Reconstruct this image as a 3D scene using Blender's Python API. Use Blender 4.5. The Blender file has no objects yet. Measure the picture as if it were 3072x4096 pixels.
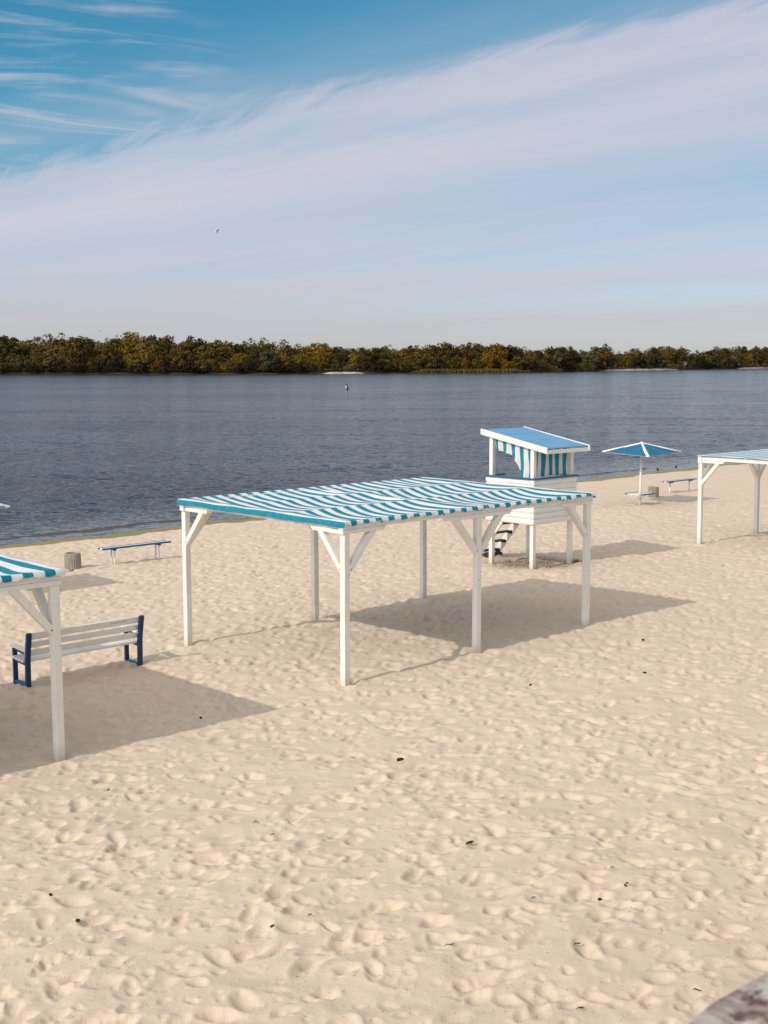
import bpy, bmesh, math, random
import numpy as np
from mathutils import Vector, Matrix
C = bpy.context.scene.collection
SC = bpy.context.scene
R = math.radians
rnd = random.Random(7)
rng = np.random.RandomState(11)

# ------------------------------------------------------------------ camera
YAW = .7452
UX, UY = math.cos(YAW), math.sin(YAW)          # u: along the beach; v: towards the water
BX, BY = -.6304, 19.8945                       # near corner post of the middle pergola
cam_d = bpy.data.cameras.new('camera')
cam = bpy.data.objects.new('camera', cam_d); C.objects.link(cam)
cam_d.sensor_fit = 'VERTICAL'; cam_d.sensor_height = 36; cam_d.lens = 36 * 5000 / 4096
cam_d.clip_start = .1; cam_d.clip_end = 9000
cam.matrix_world = Matrix.Translation((0, 0, 5.185)) @ Matrix.Rotation(math.pi/2 - .1176, 4, 'X') @ Matrix.Rotation(-.0036, 4, 'Z')
cam_d.dof.use_dof = True; cam_d.dof.focus_distance = 27; cam_d.dof.aperture_fstop = 5.6
SC.camera = cam

# ------------------------------------------------------------------ light
SUN_EL = R(36)
SUN_DIR = Vector((-UX*math.cos(SUN_EL), -UY*math.cos(SUN_EL), math.sin(SUN_EL)))   # towards the sun
sd = bpy.data.lights.new('sun', 'SUN'); sd.energy = 2.15; sd.angle = R(.55); sd.color = (1, .945, .83)
sun = bpy.data.objects.new('sun', sd); C.objects.link(sun)
sun.rotation_euler = SUN_DIR.to_track_quat('Z', 'Y').to_euler(); sun.location = (-20, -10, 30)
vs = SC.view_settings
vs.view_transform = 'Standard'; vs.look = 'None'; vs.gamma = 1; vs.exposure = .12; vs.use_curve_mapping = False
SC.cycles.max_bounces = 6; SC.cycles.diffuse_bounces = 3; SC.cycles.glossy_bounces = 3

def N(nt, typ, loc=None, **kw):
    n = nt.nodes.new(typ)
    for k, v in kw.items():
        if k.startswith('i_'):
            key = k[2:]
            n.inputs[int(key) if key.isdigit() else key].default_value = v
        else: setattr(n, k, v)
    return n
def math_(nt, op, a, b=None, c=None, clamp=False):
    n = nt.nodes.new('ShaderNodeMath'); n.operation = op; n.use_clamp = clamp
    for i, x in enumerate((a, b, c)):
        if x is None: continue
        if isinstance(x, (int, float)): n.inputs[i].default_value = x
        else: nt.links.new(x, n.inputs[i])
    return n.outputs[0]
def mrange(nt, x, a, b, c=0, d=1, kind='SMOOTHSTEP'):
    n = nt.nodes.new('ShaderNodeMapRange'); n.interpolation_type = kind
    nt.links.new(x, n.inputs[0])
    for i, q in zip((1, 2, 3, 4), (a, b, c, d)):
        n.inputs[i].default_value = q
    return n.outputs[0]
def mixc(nt, f, a, b, blend='MIX'):
    n = nt.nodes.new('ShaderNodeMix'); n.data_type = 'RGBA'; n.blend_type = blend
    if isinstance(f, (int, float)): n.inputs[0].default_value = f
    else: nt.links.new(f, n.inputs[0])
    for i, x in ((6, a), (7, b)):
        if isinstance(x, (tuple, list)): n.inputs[i].default_value = (*x[:3], 1)
        else: nt.links.new(x, n.inputs[i])
    return n.outputs[2]
def dotc(nt, vec, k):
    n = nt.nodes.new('ShaderNodeVectorMath'); n.operation = 'DOT_PRODUCT'
    nt.links.new(vec, n.inputs[0]); n.inputs[1].default_value = k
    return n.outputs['Value']
def noise(nt, vec, scale, detail=4, rough=.5, dist=0., dims='3D'):
    n = nt.nodes.new('ShaderNodeTexNoise'); n.noise_dimensions = dims
    if vec is not None: nt.links.new(vec, n.inputs['Vector'])
    n.inputs['Scale'].default_value = scale; n.inputs['Detail'].default_value = detail
    n.inputs['Roughness'].default_value = rough; n.inputs['Distortion'].default_value = dist
    return n.outputs['Fac']

# ------------------------------------------------------------------ sky
world = bpy.data.worlds.new('World'); SC.world = world; world.use_nodes = True
wt = world.node_tree; wt.nodes.clear()
wo = N(wt, 'ShaderNodeOutputWorld'); bg = N(wt, 'ShaderNodeBackground'); wt.links.new(bg.outputs[0], wo.inputs[0])
SKY_STRENGTH = .10
SKY_TINT = (.16, .77, .88); CLOUD_LOW = (5.15, 5.1, 4.9); CLOUD_HI = (6.5, 6.2, 7.0); CLOUD_MID = (5.0, 5.0, 5.75)
bg.inputs['Strength'].default_value = SKY_STRENGTH
sky = N(wt, 'ShaderNodeTexSky', sky_type='NISHITA', sun_disc=False, sun_elevation=SUN_EL, altitude=50, air_density=1.0, dust_density=.6, ozone_density=1.6)
sky.sun_rotation = math.atan2(-UX, -UY)
tc = N(wt, 'ShaderNodeTexCoord'); D = tc.outputs['Generated']
def great_circle(a, b):     # normal of the plane through two directions (azimuth from +Y, elevation; degrees), positive below
    def d(az, el): return Vector((math.sin(R(az))*math.cos(R(el)), math.cos(R(az))*math.cos(R(el)), math.sin(R(el))))
    n = d(*a).cross(d(*b)).normalized()
    return n if n.z < 0 else -n
sep = N(wt, 'ShaderNodeSeparateXYZ'); wt.links.new(D, sep.inputs[0])
zc = math_(wt, 'ADD', math_(wt, 'MAXIMUM', sep.outputs[2], 0.0), .12)
comb = N(wt, 'ShaderNodeCombineXYZ')
# plane of the cirrus layer, turned so that X runs along the streaks
STREAK = R(14)
px = math_(wt, 'DIVIDE', sep.outputs[0], zc); py = math_(wt, 'DIVIDE', sep.outputs[1], zc)
wt.links.new(px, comb.inputs[0]); wt.links.new(py, comb.inputs[1])
P2 = comb.outputs[0]
def cloud_noise(sx, sy, ang, scale, detail, rough, dist):
    m = N(wt, 'ShaderNodeMapping', vector_type='TEXTURE'); m.inputs['Rotation'].default_value = (0, 0, ang); m.inputs['Scale'].default_value = (1/sx, 1/sy, 1)
    wt.links.new(P2, m.inputs['Vector'])
    return noise(wt, m.outputs[0], scale, detail, rough, dist)
n_big = cloud_noise(.45, 1, R(-35), 1.0, 5, .55, .4)
n_str = cloud_noise(.16, 1.1, R(-36), 2.6, 8, .60, .35)
n_low = cloud_noise(.12, .8, R(-14), .9, 7, .58, .4)
n_wisp = cloud_noise(.40, 1.4, R(22), 2.6, 10, .62, 1.9)
n_fea = cloud_noise(.35, 1.9, R(-62), 6, 8, .66, .7)
def cen(x): return math_(wt, 'SUBTRACT', x, .5)
nb, ns, nf, nw = cen(n_big), cen(n_str), cen(n_fea), cen(n_wisp)
def band(pa, pb):
    return dotc(wt, D, tuple(great_circle(pa, pb)))
def vdir(az, el): return (math.sin(R(az))*math.cos(R(el)), math.cos(R(az))*math.cos(R(el)), math.sin(R(el)))
L1 = band((-17.0, 8.1), (8.8, 13.8))    # upper edge of the big cloud sheet
L2 = band((-8.0, 5.7), (17.0, 8.9))     # its lower edge
wob = math_(wt, 'ADD', math_(wt, 'MULTIPLY', nb, .06), math_(wt, 'ADD', math_(wt, 'MULTIPLY', ns, .05), math_(wt, 'MULTIPLY', nf, .040)))
l1w = math_(wt, 'ADD', L1, wob)
up = math_(wt, 'MULTIPLY', mrange(wt, l1w, -.010, .012, 0, .72), 1.0)
up = math_(wt, 'ADD', up, mrange(wt, l1w, .0, .05, 0, .28))
dn = mrange(wt, math_(wt, 'ADD', L2, math_(wt, 'MULTIPLY', math_(wt, 'ADD', nb, ns), .05)), -.035, .018, 1, 0)
sheet = math_(wt, 'MULTIPLY', up, math_(wt, 'MULTIPLY_ADD', dn, .80, .20))
sheet = math_(wt, 'MULTIPLY', sheet, math_(wt, 'MULTIPLY', mrange(wt, n_str, .30, .60, .74, 1.0), mrange(wt, n_low, .30, .55, .84, 1.0)), clamp=True)
# unseen cirrus sheet overhead, added to brighten the shade
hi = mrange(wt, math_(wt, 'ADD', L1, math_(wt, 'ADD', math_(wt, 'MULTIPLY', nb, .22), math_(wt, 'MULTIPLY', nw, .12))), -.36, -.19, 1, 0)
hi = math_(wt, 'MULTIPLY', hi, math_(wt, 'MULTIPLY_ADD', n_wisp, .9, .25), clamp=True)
# loose fibres
patch = math_(wt, 'MAXIMUM', mrange(wt, dotc(wt, D, vdir(-13.5, 12.8)), math.cos(R(8)), math.cos(R(2))), mrange(wt, n_big, .52, .70, .05, .6))
wsp = math_(wt, 'MULTIPLY', mrange(wt, math_(wt, 'MULTIPLY_ADD', nf, .12, n_wisp), .45, .74), patch)
wsp = math_(wt, 'MULTIPLY', wsp, .62)
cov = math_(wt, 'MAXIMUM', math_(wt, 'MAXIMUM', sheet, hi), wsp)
# thin veil that thickens towards the horizon, in long flat streaks
veil = mrange(wt, sep.outputs[2], .03, .17, 1.0, .52)
veil = math_(wt, 'MULTIPLY', veil, math_(wt, 'MULTIPLY', mrange(wt, n_low, .38, .60, .42, 1.0), mrange(wt, n_str, .32, .64, .68, 1.0)), clamp=True)
veil = math_(wt, 'MULTIPLY', veil, math_(wt, 'MAXIMUM', mrange(wt, L1, -.08, .02, .12, 1), mrange(wt, sep.outputs[2], .04, .16, 1, 0)))
cov = math_(wt, 'SUBTRACT', 1, math_(wt, 'MULTIPLY', math_(wt, 'SUBTRACT', 1, cov), math_(wt, 'SUBTRACT', 1, veil)), clamp=True)
cov = math_(wt, 'MULTIPLY', cov, .95)
tint = mixc(wt, 1, sky.outputs[0], mixc(wt, mrange(wt, sep.outputs[2], .02, .20), (.80, .86, 1.15), SKY_TINT), 'MULTIPLY')
low = mrange(wt, sep.outputs[2], .0, .11)
ccol = mixc(wt, low, CLOUD_LOW, CLOUD_HI)
ccol = mixc(wt, mrange(wt, n_low, .35, .65, 0, .45), ccol, CLOUD_MID)
# thin cloud scatters light forward; extra gain added out of view to lift shade
sun_boost = math_(wt, 'POWER', math_(wt, 'MAXIMUM', math_(wt, 'MULTIPLY_ADD', dotc(wt, D, tuple(SUN_DIR)), .5, .5), 0.), 5)
ccol = mixc(wt, mrange(wt, sep.outputs[2], .28, .55), ccol, (5.8, 5.5, 5.4))  # cloud above the view whitened to make the shade light warmer
gain = N(wt, 'ShaderNodeVectorMath', operation='SCALE'); wt.links.new(ccol, gain.inputs[0]); wt.links.new(math_(wt, 'MULTIPLY_ADD', sun_boost, 2.2, .97), gain.inputs['Scale'])
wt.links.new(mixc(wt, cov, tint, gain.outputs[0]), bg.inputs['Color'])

# ------------------------------------------------------------------ helpers
def tag(o, label=None, cat=None, group=None, kind=None):
    if label: o['label'] = label
    if cat: o['category'] = cat
    if group: o['group'] = group
    if kind: o['kind'] = kind
    return o
def W(u, v, z=0): return Vector((BX + UX*u - UY*v, BY + UY*u + UX*v, z))
def thing(name, loc, rz=YAW, label=None, cat=None, group=None):
    o = bpy.data.objects.new(name, None); C.objects.link(o); o.location = loc; o.rotation_euler = (0, 0, rz)
    o.empty_display_size = .2
    return tag(o, label, cat, group)
def link(name, me, parent=None, mat=None):
    o = bpy.data.objects.new(name, me); C.objects.link(o)
    if parent is not None: o.parent = parent
    if mat is not None and not me.materials: me.materials.append(mat)
    return o
def copy_tree(o, parent=None):
    c = o.copy(); C.objects.link(c)
    if parent is not None: c.parent = parent
    for ch in [x for x in bpy.data.objects if x.parent is o]: copy_tree(ch, c)
    return c
def to_mesh(bm, name, smooth=False):
    me = bpy.data.meshes.new(name); bm.to_mesh(me); bm.free()
    if smooth:
        for p in me.polygons: p.use_smooth = True
    return me
def add_box(bm, c, s, rot=None, bev=0.0):
    """box of full size s centred at c, optionally turned by a 3x3/4x4 matrix"""
    r = bmesh.ops.create_cube(bm, size=1)
    vs_ = r['verts']
    M = Matrix.Translation(c) @ (rot.to_4x4() if rot is not None else Matrix()) @ Matrix.Diagonal((*s, 1))
    bmesh.ops.transform(bm, matrix=M, verts=vs_)
    if bev:
        es = list({e for v in vs_ for e in v.link_edges})
        bmesh.ops.bevel(bm, geom=es, offset=bev, segments=1, affect='EDGES')
def box(name, c, s, parent, mat, rot=None, bev=.005, wob=0.0):
    bm = bmesh.new(); add_box(bm, c, s, rot, bev)
    if wob:
        for v in bm.verts: v.co += Vector((rnd.uniform(-wob, wob), rnd.uniform(-wob, wob), 0))
    return link(name, to_mesh(bm, name), parent, mat)
def frame_rot(p0, p1, up=Vector((0, 0, 1))):
    x = (p1 - p0).normalized(); y = up.cross(x)
    if y.length < 1e-4: y = Vector((0, 1, 0))
    y.normalize(); z = x.cross(y)
    return Matrix((x, y, z)).transposed()
def beam(name, p0, p1, w, h, parent, mat, bev=.005, up=Vector((0, 0, 1))):
    p0, p1 = Vector(p0), Vector(p1)
    return box(name, (p0+p1)/2, ((p1-p0).length, w, h), parent, mat, frame_rot(p0, p1, up), bev)
def add_tube(bm, pts, rads, n=8, cap=True):
    rings = []
    for i, p in enumerate(pts):
        p = Vector(p); a = Vector(pts[max(i-1, 0)]); b = Vector(pts[min(i+1, len(pts)-1)])
        d = (b - a).normalized(); s = Vector((1, 0, 0)) if abs(d.x) < .9 else Vector((0, 1, 0))
        e1 = d.cross(s).normalized(); e2 = d.cross(e1)
        rings.append([bm.verts.new(p + (e1*math.cos(2*math.pi*k/n) + e2*math.sin(2*math.pi*k/n))*rads[i]) for k in range(n)])
    for a, b in zip(rings, rings[1:]):
        for k in range(n): bm.faces.new((a[k], a[(k+1) % n], b[(k+1) % n], b[k]))
    if cap:
        bm.faces.new(rings[0][::-1]); bm.faces.new(rings[-1])
def tube(name, pts, rads, parent, mat, n=10):
    bm = bmesh.new(); add_tube(bm, pts, rads, n); bmesh.ops.recalc_face_normals(bm, faces=bm.faces)
    return link(name, to_mesh(bm, name, True), parent, mat)
def np_mesh(name, co, faces, smooth=True, attrs=None):
    """mesh from numpy arrays: co (n,3), faces (m,4)"""
    me = bpy.data.meshes.new(name); n, m = len(co), len(faces); k = faces.shape[1]
    me.vertices.add(n); me.vertices.foreach_set('co', co.astype(np.float32).ravel())
    me.loops.add(m*k); me.loops.foreach_set('vertex_index', faces.astype(np.int32).ravel())
    me.polygons.add(m); me.polygons.foreach_set('loop_start', np.arange(0, m*k, k, dtype=np.int32))
    me.polygons.foreach_set('loop_total', np.full(m, k, dtype=np.int32))
    me.polygons.foreach_set('use_smooth', np.full(m, smooth, dtype=bool))
    for nm, a in (attrs or {}).items():
        at = me.attributes.new(nm, 'FLOAT', 'POINT'); at.data.foreach_set('value', a.astype(np.float32).ravel())
    me.update(calc_edges=True); me.validate()
    return me
def grid_faces(nr, nc):
    i = np.arange(nr*nc).reshape(nr, nc)
    return np.stack([i[:-1, :-1], i[:-1, 1:], i[1:, 1:], i[1:, :-1]], -1).reshape(-1, 4)

# ------------------------------------------------------------------ materials
def mat(name, rough=.7, spec=.3):
    m = bpy.data.materials.new(name); m.use_nodes = True; nt = m.node_tree
    b = nt.nodes['Principled BSDF']; b.inputs['Roughness'].default_value = rough; b.inputs['Specular IOR Level'].default_value = spec
    return m, nt, b
def objco(nt): return N(nt, 'ShaderNodeTexCoord').outputs['Object']
def bump(nt, b, h, strength=.3, dist=.01):
    n = N(nt, 'ShaderNodeBump'); n.inputs['Strength'].default_value = strength; n.inputs['Distance'].default_value = dist
    nt.links.new(h, n.inputs['Height']); nt.links.new(n.outputs[0], b.inputs['Normal'])
def stretched(nt, s):
    m = N(nt, 'ShaderNodeMapping'); m.inputs['Scale'].default_value = s; nt.links.new(objco(nt), m.inputs['Vector']); return m.outputs[0]
def painted_wood(name, col, dirt, worn, rough=.55, grain=(6, 6, 1.2), amount=.35, foot=False):
    m, nt, b = mat(name, rough, .35)
    v = stretched(nt, grain)
    n1 = noise(nt, v, 3, 6, .6, .3); n2 = noise(nt, objco(nt), 1.7, 4, .6); n3 = noise(nt, objco(nt), 14, 3, .5)
    c = mixc(nt, mrange(nt, n2, .42, .72, 0, amount), col, dirt)
    c = mixc(nt, mrange(nt, n1, .56, .70, 0, .5), c, dirt)
    c = mixc(nt, mrange(nt, n3, .68, .73, 0, .8), c, worn)
    if foot:
        zz = N(nt, 'ShaderNodeSeparateXYZ'); nt.links.new(objco(nt), zz.inputs[0])
        c = mixc(nt, math_(nt, 'MULTIPLY', mrange(nt, math_(nt, 'MULTIPLY_ADD', n2, .5, zz.outputs[2]), .15, .50, 1, 0), .55), c, (.52, .44, .33))
    nt.links.new(c, b.inputs['Base Color']); bump(nt, b, n1, .25, .006)
    return m
M_white = painted_wood('white_paint', (.86, .83, .755), (.66, .60, .51), (.36, .31, .26), foot=True)
M_whiteb = painted_wood('white_paint_boards', (.86, .835, .765), (.66, .61, .53), (.40, .34, .28), grain=(1.2, 6, 6))
M_blue = painted_wood('blue_paint', (.020, .105, .235), (.03, .12, .22), (.10, .14, .18), .45)
M_navy = painted_wood('navy_paint', (.010, .040, .110), (.012, .05, .11), (.05, .06, .08), .45)
M_step = painted_wood('dark_step', (.014, .022, .038), (.03, .03, .035), (.08, .07, .06), .5)
M_darkwood = painted_wood('dark_wood', (.045, .032, .025), (.02, .015, .012), (.07, .05, .04), .8)
m, nt, b = mat('blue_sheet_metal', .38, .5); M_sheet = m
n1 = noise(nt, objco(nt), 1.6, 5, .6); n2 = noise(nt, stretched(nt, (1, 9, 1)), 4, 4, .6)
c = mixc(nt, mrange(nt, n1, .4, .7), (.125, .29, .47), (.145, .33, .51)); c = mixc(nt, mrange(nt, n2, .6, .75, 0, .4), c, (.18, .36, .54))
nt.links.new(c, b.inputs['Base Color'])
m, nt, b = mat('teal_sheet_metal', .45, .4); M_sheet2 = m
n1 = noise(nt, objco(nt), 2.5, 5, .6)
nt.links.new(mixc(nt, n1, (.008, .135, .26), (.012, .165, .30)), b.inputs['Base Color'])
m, nt, b = mat('concrete', .9, .2); M_conc = m
n1 = noise(nt, objco(nt), 5, 6, .65); n2 = noise(nt, objco(nt), 60, 2, .5)
c = mixc(nt, mrange(nt, n1, .35, .7), (.30, .265, .215), (.40, .36, .30)); c = mixc(nt, mrange(nt, n2, .6, .7, 0, .4), c, (.2, .17, .14))
nt.links.new(c, b.inputs['Base Color']); bump(nt, b, n2, .3, .004)
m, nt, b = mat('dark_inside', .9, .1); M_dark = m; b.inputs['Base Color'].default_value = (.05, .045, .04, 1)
def striped(name, teal, white, period=.2873, phase=0., rough=.6, thru=.12):
    m, nt, b = mat(name, rough, .3)
    a = N(nt, 'ShaderNodeAttribute'); a.attribute_name = 'stripe'; s = a.outputs['Fac']
    s2 = math_(nt, 'MULTIPLY_ADD', math_(nt, 'SUBTRACT', noise(nt, objco(nt), 1.3, 2, .5), .5), .03, s)
    fr = math_(nt, 'FRACT', math_(nt, 'MULTIPLY_ADD', s2, 1/period, phase + 100))
    t = math_(nt, 'MULTIPLY', mrange(nt, fr, 0, .02), mrange(nt, fr, .48, .50, 1, 0))
    n1 = noise(nt, objco(nt), 2.2, 5, .6); n2 = noise(nt, objco(nt), 9, 4, .6)
    wc = mixc(nt, mrange(nt, n1, .46, .72, 0, .5), white, (white[0]*.80, white[1]*.79, white[2]*.76))
    tcx = mixc(nt, mrange(nt, n2, .45, .7, 0, .6), teal, (teal[0]+.05, teal[1]*1.4, teal[2]*1.3))
    col = mixc(nt, t, wc, tcx); nt.links.new(col, b.inputs['Base Color'])
    tl = N(nt, 'ShaderNodeBsdfTranslucent'); nt.links.new(col, tl.inputs[0]); ms = N(nt, 'ShaderNodeMixShader'); ms.inputs[0].default_value = thru
    nt.links.new(b.outputs[0], ms.inputs[1]); nt.links.new(tl.outputs[0], ms.inputs[2]); nt.links.new(ms.outputs[0], nt.nodes['Material Output'].inputs[0])
    bump(nt, b, n2, .15, .02)
    return m
M_canopy = striped('striped_canopy_cloth', (.005, .23, .325), (.86, .855, .86), .2873, .87)
M_curtain = striped('striped_curtain_cloth', (.012, .225, .32), (.74, .73, .71), .30)
m, nt, b = mat('rope_grey', .9, .1); M_debris = m
n1 = noise(nt, objco(nt), 30, 3, .5)
nt.links.new(mixc(nt, n1, (.012, .007, .004), (.07, .04, .02)), b.inputs['Base Color'])
m, nt, b = mat('pebble_brown', .85, .2); M_pebble = m
oi = N(nt, 'ShaderNodeNewGeometry')
c = mixc(nt, oi.outputs['Random Per Island'], (.10, .075, .055), (.42, .34, .26))
nt.links.new(c, b.inputs['Base Color'])
m, nt, b = mat('pen_ink', .6, .2); M_ink = m; b.inputs['Base Color'].default_value = (.03, .012, .012, 1)

# ------------------------------------------------------------------ beach
def shore(u, v): return v - (20.9 + .052*np.clip(u, -200, 60) - .0002*np.clip(u, 0, 60)**2) + .16*np.sin(u*.9) + .10*np.sin(u*2.3+1) + .05*np.sin(u*5.7)
def g0(u, v):
    z = .02 - .022*v + .0155*u*np.exp(-((u-3)**2 + (v-2)**2)/64)
    d = shore(u, v)
    z = z + (-.44 - (.02 - .022*(v-d)))*np.clip((d+8)/8, 0, 1) - .035*np.clip((d+1.5)/1.5, 0, 1)**2 - .12*np.maximum(d-.75, 0)
    return np.maximum(z, -1.6)
POSTS = [(a+c, b_+d_) for a, b_ in ((0, 0), (-5.3-6.23, -.31), (18.47, .876)) for c in (0, 3.115, 6.23) for d_ in (0, 4.544)] + [(11.42+a, 5.8+b_) for a in (0, 1.5) for b_ in (0, 1.42)]
def build_sand():
    # raster of foot prints and ripples, 2.5 cm cells
    X0, X1, Y0, Y1, cs = -16., 20., 5., 52., .025
    nx, ny = int((X1-X0)/cs), int((Y1-Y0)/cs)
    def fbm(scale):
        # smooth noise: filtered white noise
        sh = (max(4, int(ny*cs/scale)+4), max(4, int(nx*cs/scale)+4))
        a = rng.randn(*sh).astype(np.float32)
        yy = np.linspace(1, sh[0]-2.01, ny, dtype=np.float32); xx = np.linspace(1, sh[1]-2.01, nx, dtype=np.float32)
        def interp(arr, t, axis):
            i = t.astype(int); f = t - i; f = f*f*(3-2*f)
            sl = [None, None]; sl[axis] = slice(None)
            f = f[tuple(sl)]
            return np.take(arr, i, axis)*(1-f) + np.take(arr, i+1, axis)*f
        return interp(interp(a, yy, 0), xx, 1)
    Hm = fbm(2.6)*.009 + fbm(.9)*.006 + fbm(.45)*.008 + fbm(.24)*.0065 + fbm(.12)*.0030
    cells = np.zeros((ny, nx), np.float32)
    def stamp(n, lmin, lmax, wr, dmin, dmax, rim, ymax, ymin=None):
        y0_ = Y0 + .5 if ymin is None else ymin
        ys = np.sqrt(y0_**2 + (ymax**2-y0_**2)*rng.rand(n))
        xs = ys*(rng.rand(n)*.84 - .42)
        for x, y in zip(xs, ys):
            L = rng.uniform(lmin, lmax)/2; w = L*rng.uniform(*wr); d = rng.uniform(dmin, dmax)
            a = rng.rand()*math.pi if rng.rand() < .45 else YAW + rng.uniform(-.5, .5)
            rad = L*1.9
            i0, i1 = int((y-rad-Y0)/cs), int((y+rad-Y0)/cs)+1; j0, j1 = int((x-rad-X0)/cs), int((x+rad-X0)/cs)+1
            if i0 < 0 or j0 < 0 or i1 >= ny or j1 >= nx: continue
            yy = (np.arange(i0, i1)*cs + Y0 - y)[:, None]; xx = (np.arange(j0, j1)*cs + X0 - x)[None, :]
            p = xx*math.cos(a) + yy*math.sin(a); q = -xx*math.sin(a) + yy*math.cos(a)
            sk = rng.uniform(-.35, .35)
            q = q/(1 + sk*p/L*.6)
            r2 = (p/L)**2 + (q/w)**2; r = np.sqrt(r2)
            k = -d*np.exp(-(r2**1.38)*.95)*(1 + .05*(xx*UX+yy*UY)/L) + rim*d*np.exp(-((r-1.35)/.34)**2)*(1 + .7*np.sin(2*np.arctan2(q, p)+rng.rand()*6))
            cells[i0:i1, j0:j1] = np.maximum(np.minimum(cells[i0:i1, j0:j1] + k, .035), -.085)
    stamp(7000, .17, .31, (.40, .66), .022, .046, .24, 50)
    stamp(10000, .11, .22, (.40, .8), .013, .032, .25, 50)
    stamp(6000, .06, .12, (.5, 1.), .005, .014, .4, 28)
    stamp(4000, .16, .28, (.40, .8), .022, .044, .28, 50, 20)
    Hm += cells
    def sample(x, y):
        fx = np.clip((x-X0)/cs, 0, nx-1.01); fy = np.clip((y-Y0)/cs, 0, ny-1.01)
        i = fy.astype(int); j = fx.astype(int); a = fy-i; b_ = fx-j
        h = Hm[i, j]*(1-a)*(1-b_) + Hm[i, j+1]*(1-a)*b_ + Hm[i+1, j]*a*(1-b_) + Hm[i+1, j+1]*a*b_
        out = (x < X0) | (x > X1) | (y < Y0) | (y > Y1)
        ph = .012*np.sin(x*3.1+np.sin(y*1.3))*np.sin(y*2.7+np.sin(x*1.7)) + .02*np.sin(x*.9)*np.sin(y*.8+1) + .012*np.sin(x*7.3+2*np.sin(y*2.2))*np.sin(y*6.1+x)
        return np.where(out, ph, h)
    ys = [7.0]
    while ys[-1] < 150:
        y = ys[-1]; ys.append(y + (min(max(y*y*.00014, .019), .085 if y < 48 else .14) if y < 78 else .05*y*(y/78)**2*.6))
    ys = np.array(ys)
    lowy = np.linspace(-4, 6.9, 18)
    t = np.concatenate([-np.geomspace(3.2, .345, 46)[:-1], np.arange(-.345, .3451, .00135), np.geomspace(.345, 3.2, 46)[1:]])
    ty = np.concatenate([lowy, ys]); tw = np.concatenate([np.full(18, 7.0), ys])
    x = t[None, :]*tw[:, None]; y = np.repeat(ty[:, None], len(t), 1)
    u = (x-BX)*UX + (y-BY)*UY; v = -(x-BX)*UY + (y-BY)*UX
    d = shore(u, v)
    amp = np.clip((1.0-d)/2.2, .0, 1)
    z = g0(u, v) + sample(x, y)*amp
    # sand scoured round the tower and low mounds at its ladder
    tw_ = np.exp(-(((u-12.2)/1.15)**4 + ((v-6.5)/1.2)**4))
    for pu, pv in POSTS:
        r_ = np.hypot(u-pu, v-pv); z = z - .035*np.exp(-(r_/.13)**2) + .022*np.exp(-((r_-.27)/.11)**2)*(1+.5*np.sin(np.arctan2(v-pv, u-pu)*3+pu))
    z = z - .02*tw_ + .10*np.exp(-(((u-12.4)/.7)**2 + ((v-8.3)/.5)**2))
    co = np.stack([x, y, z], -1).reshape(-1, 3)
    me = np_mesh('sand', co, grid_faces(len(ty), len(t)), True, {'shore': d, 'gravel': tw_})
    return me, sample
m, nt, b = mat('beach_sand', .95, .12); M_sand = m
gp = N(nt, 'ShaderNodeNewGeometry').outputs['Position']
n1 = noise(nt, gp, .35, 5, .6); n2 = noise(nt, gp, 3.2, 6, .62); n3 = noise(nt, gp, 38, 3, .6); n4 = noise(nt, gp, 160, 2, .6); n5 = noise(nt, gp, 9, 4, .65)
c = mixc(nt, mrange(nt, n1, .35, .65), (.66, .522, .405), (.67, .536, .405))
c = mixc(nt, mrange(nt, n2, .35, .7, 0, .55), c, (.72, .59, .445))
c = mixc(nt, mrange(nt, n5, .5, .8, 0, .5), c, (.58, .47, .355))
c = mixc(nt, mrange(nt, n4, .62, .74, 0, .30), c, (.30, .22, .15))
c = mixc(nt, mrange(nt, n4, .36, .24, 0, .30), c, (.78, .68, .55))
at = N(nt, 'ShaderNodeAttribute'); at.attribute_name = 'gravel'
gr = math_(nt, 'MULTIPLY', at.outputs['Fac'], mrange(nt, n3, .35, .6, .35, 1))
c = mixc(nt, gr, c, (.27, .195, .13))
at = N(nt, 'ShaderNodeAttribute'); at.attribute_name = 'shore'
sh = math_(nt, 'MULTIPLY_ADD', math_(nt, 'SUBTRACT', n2, .5), .35, at.outputs['Fac'])
wet = mrange(nt, sh, -.14, .04)
alg = mrange(nt, sh, 1.3, 4.5)
wc = mixc(nt, n5, (.25, .185, .06), (.34, .25, .085))
wc = mixc(nt, alg, wc, (.13, .10, .05))
c = mixc(nt, wet, c, wc)
nt.links.new(c, b.inputs['Base Color'])
nt.links.new(mrange(nt, wet, 0, 1, .95, .45), b.inputs['Roughness'])
hh = math_(nt, 'ADD', math_(nt, 'MULTIPLY', n3, .6), math_(nt, 'MULTIPLY', n4, .22)); hh = math_(nt, 'ADD', hh, math_(nt, 'MULTIPLY', n5, 1.1))
bump(nt, b, hh, .55, .016)
sand_me, sand_h = build_sand()
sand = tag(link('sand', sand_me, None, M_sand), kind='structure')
def gz(u, v):
    p = W(u, v)
    z = float(g0(np.array(float(u)), np.array(float(v))))
    return z + float(sand_h(np.array([p.x]), np.array([p.y]))[0])
def gxy(x, y):
    u = (x-BX)*UX + (y-BY)*UY; v = -(x-BX)*UY + (y-BY)*UX
    return gz(u, v)

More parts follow.
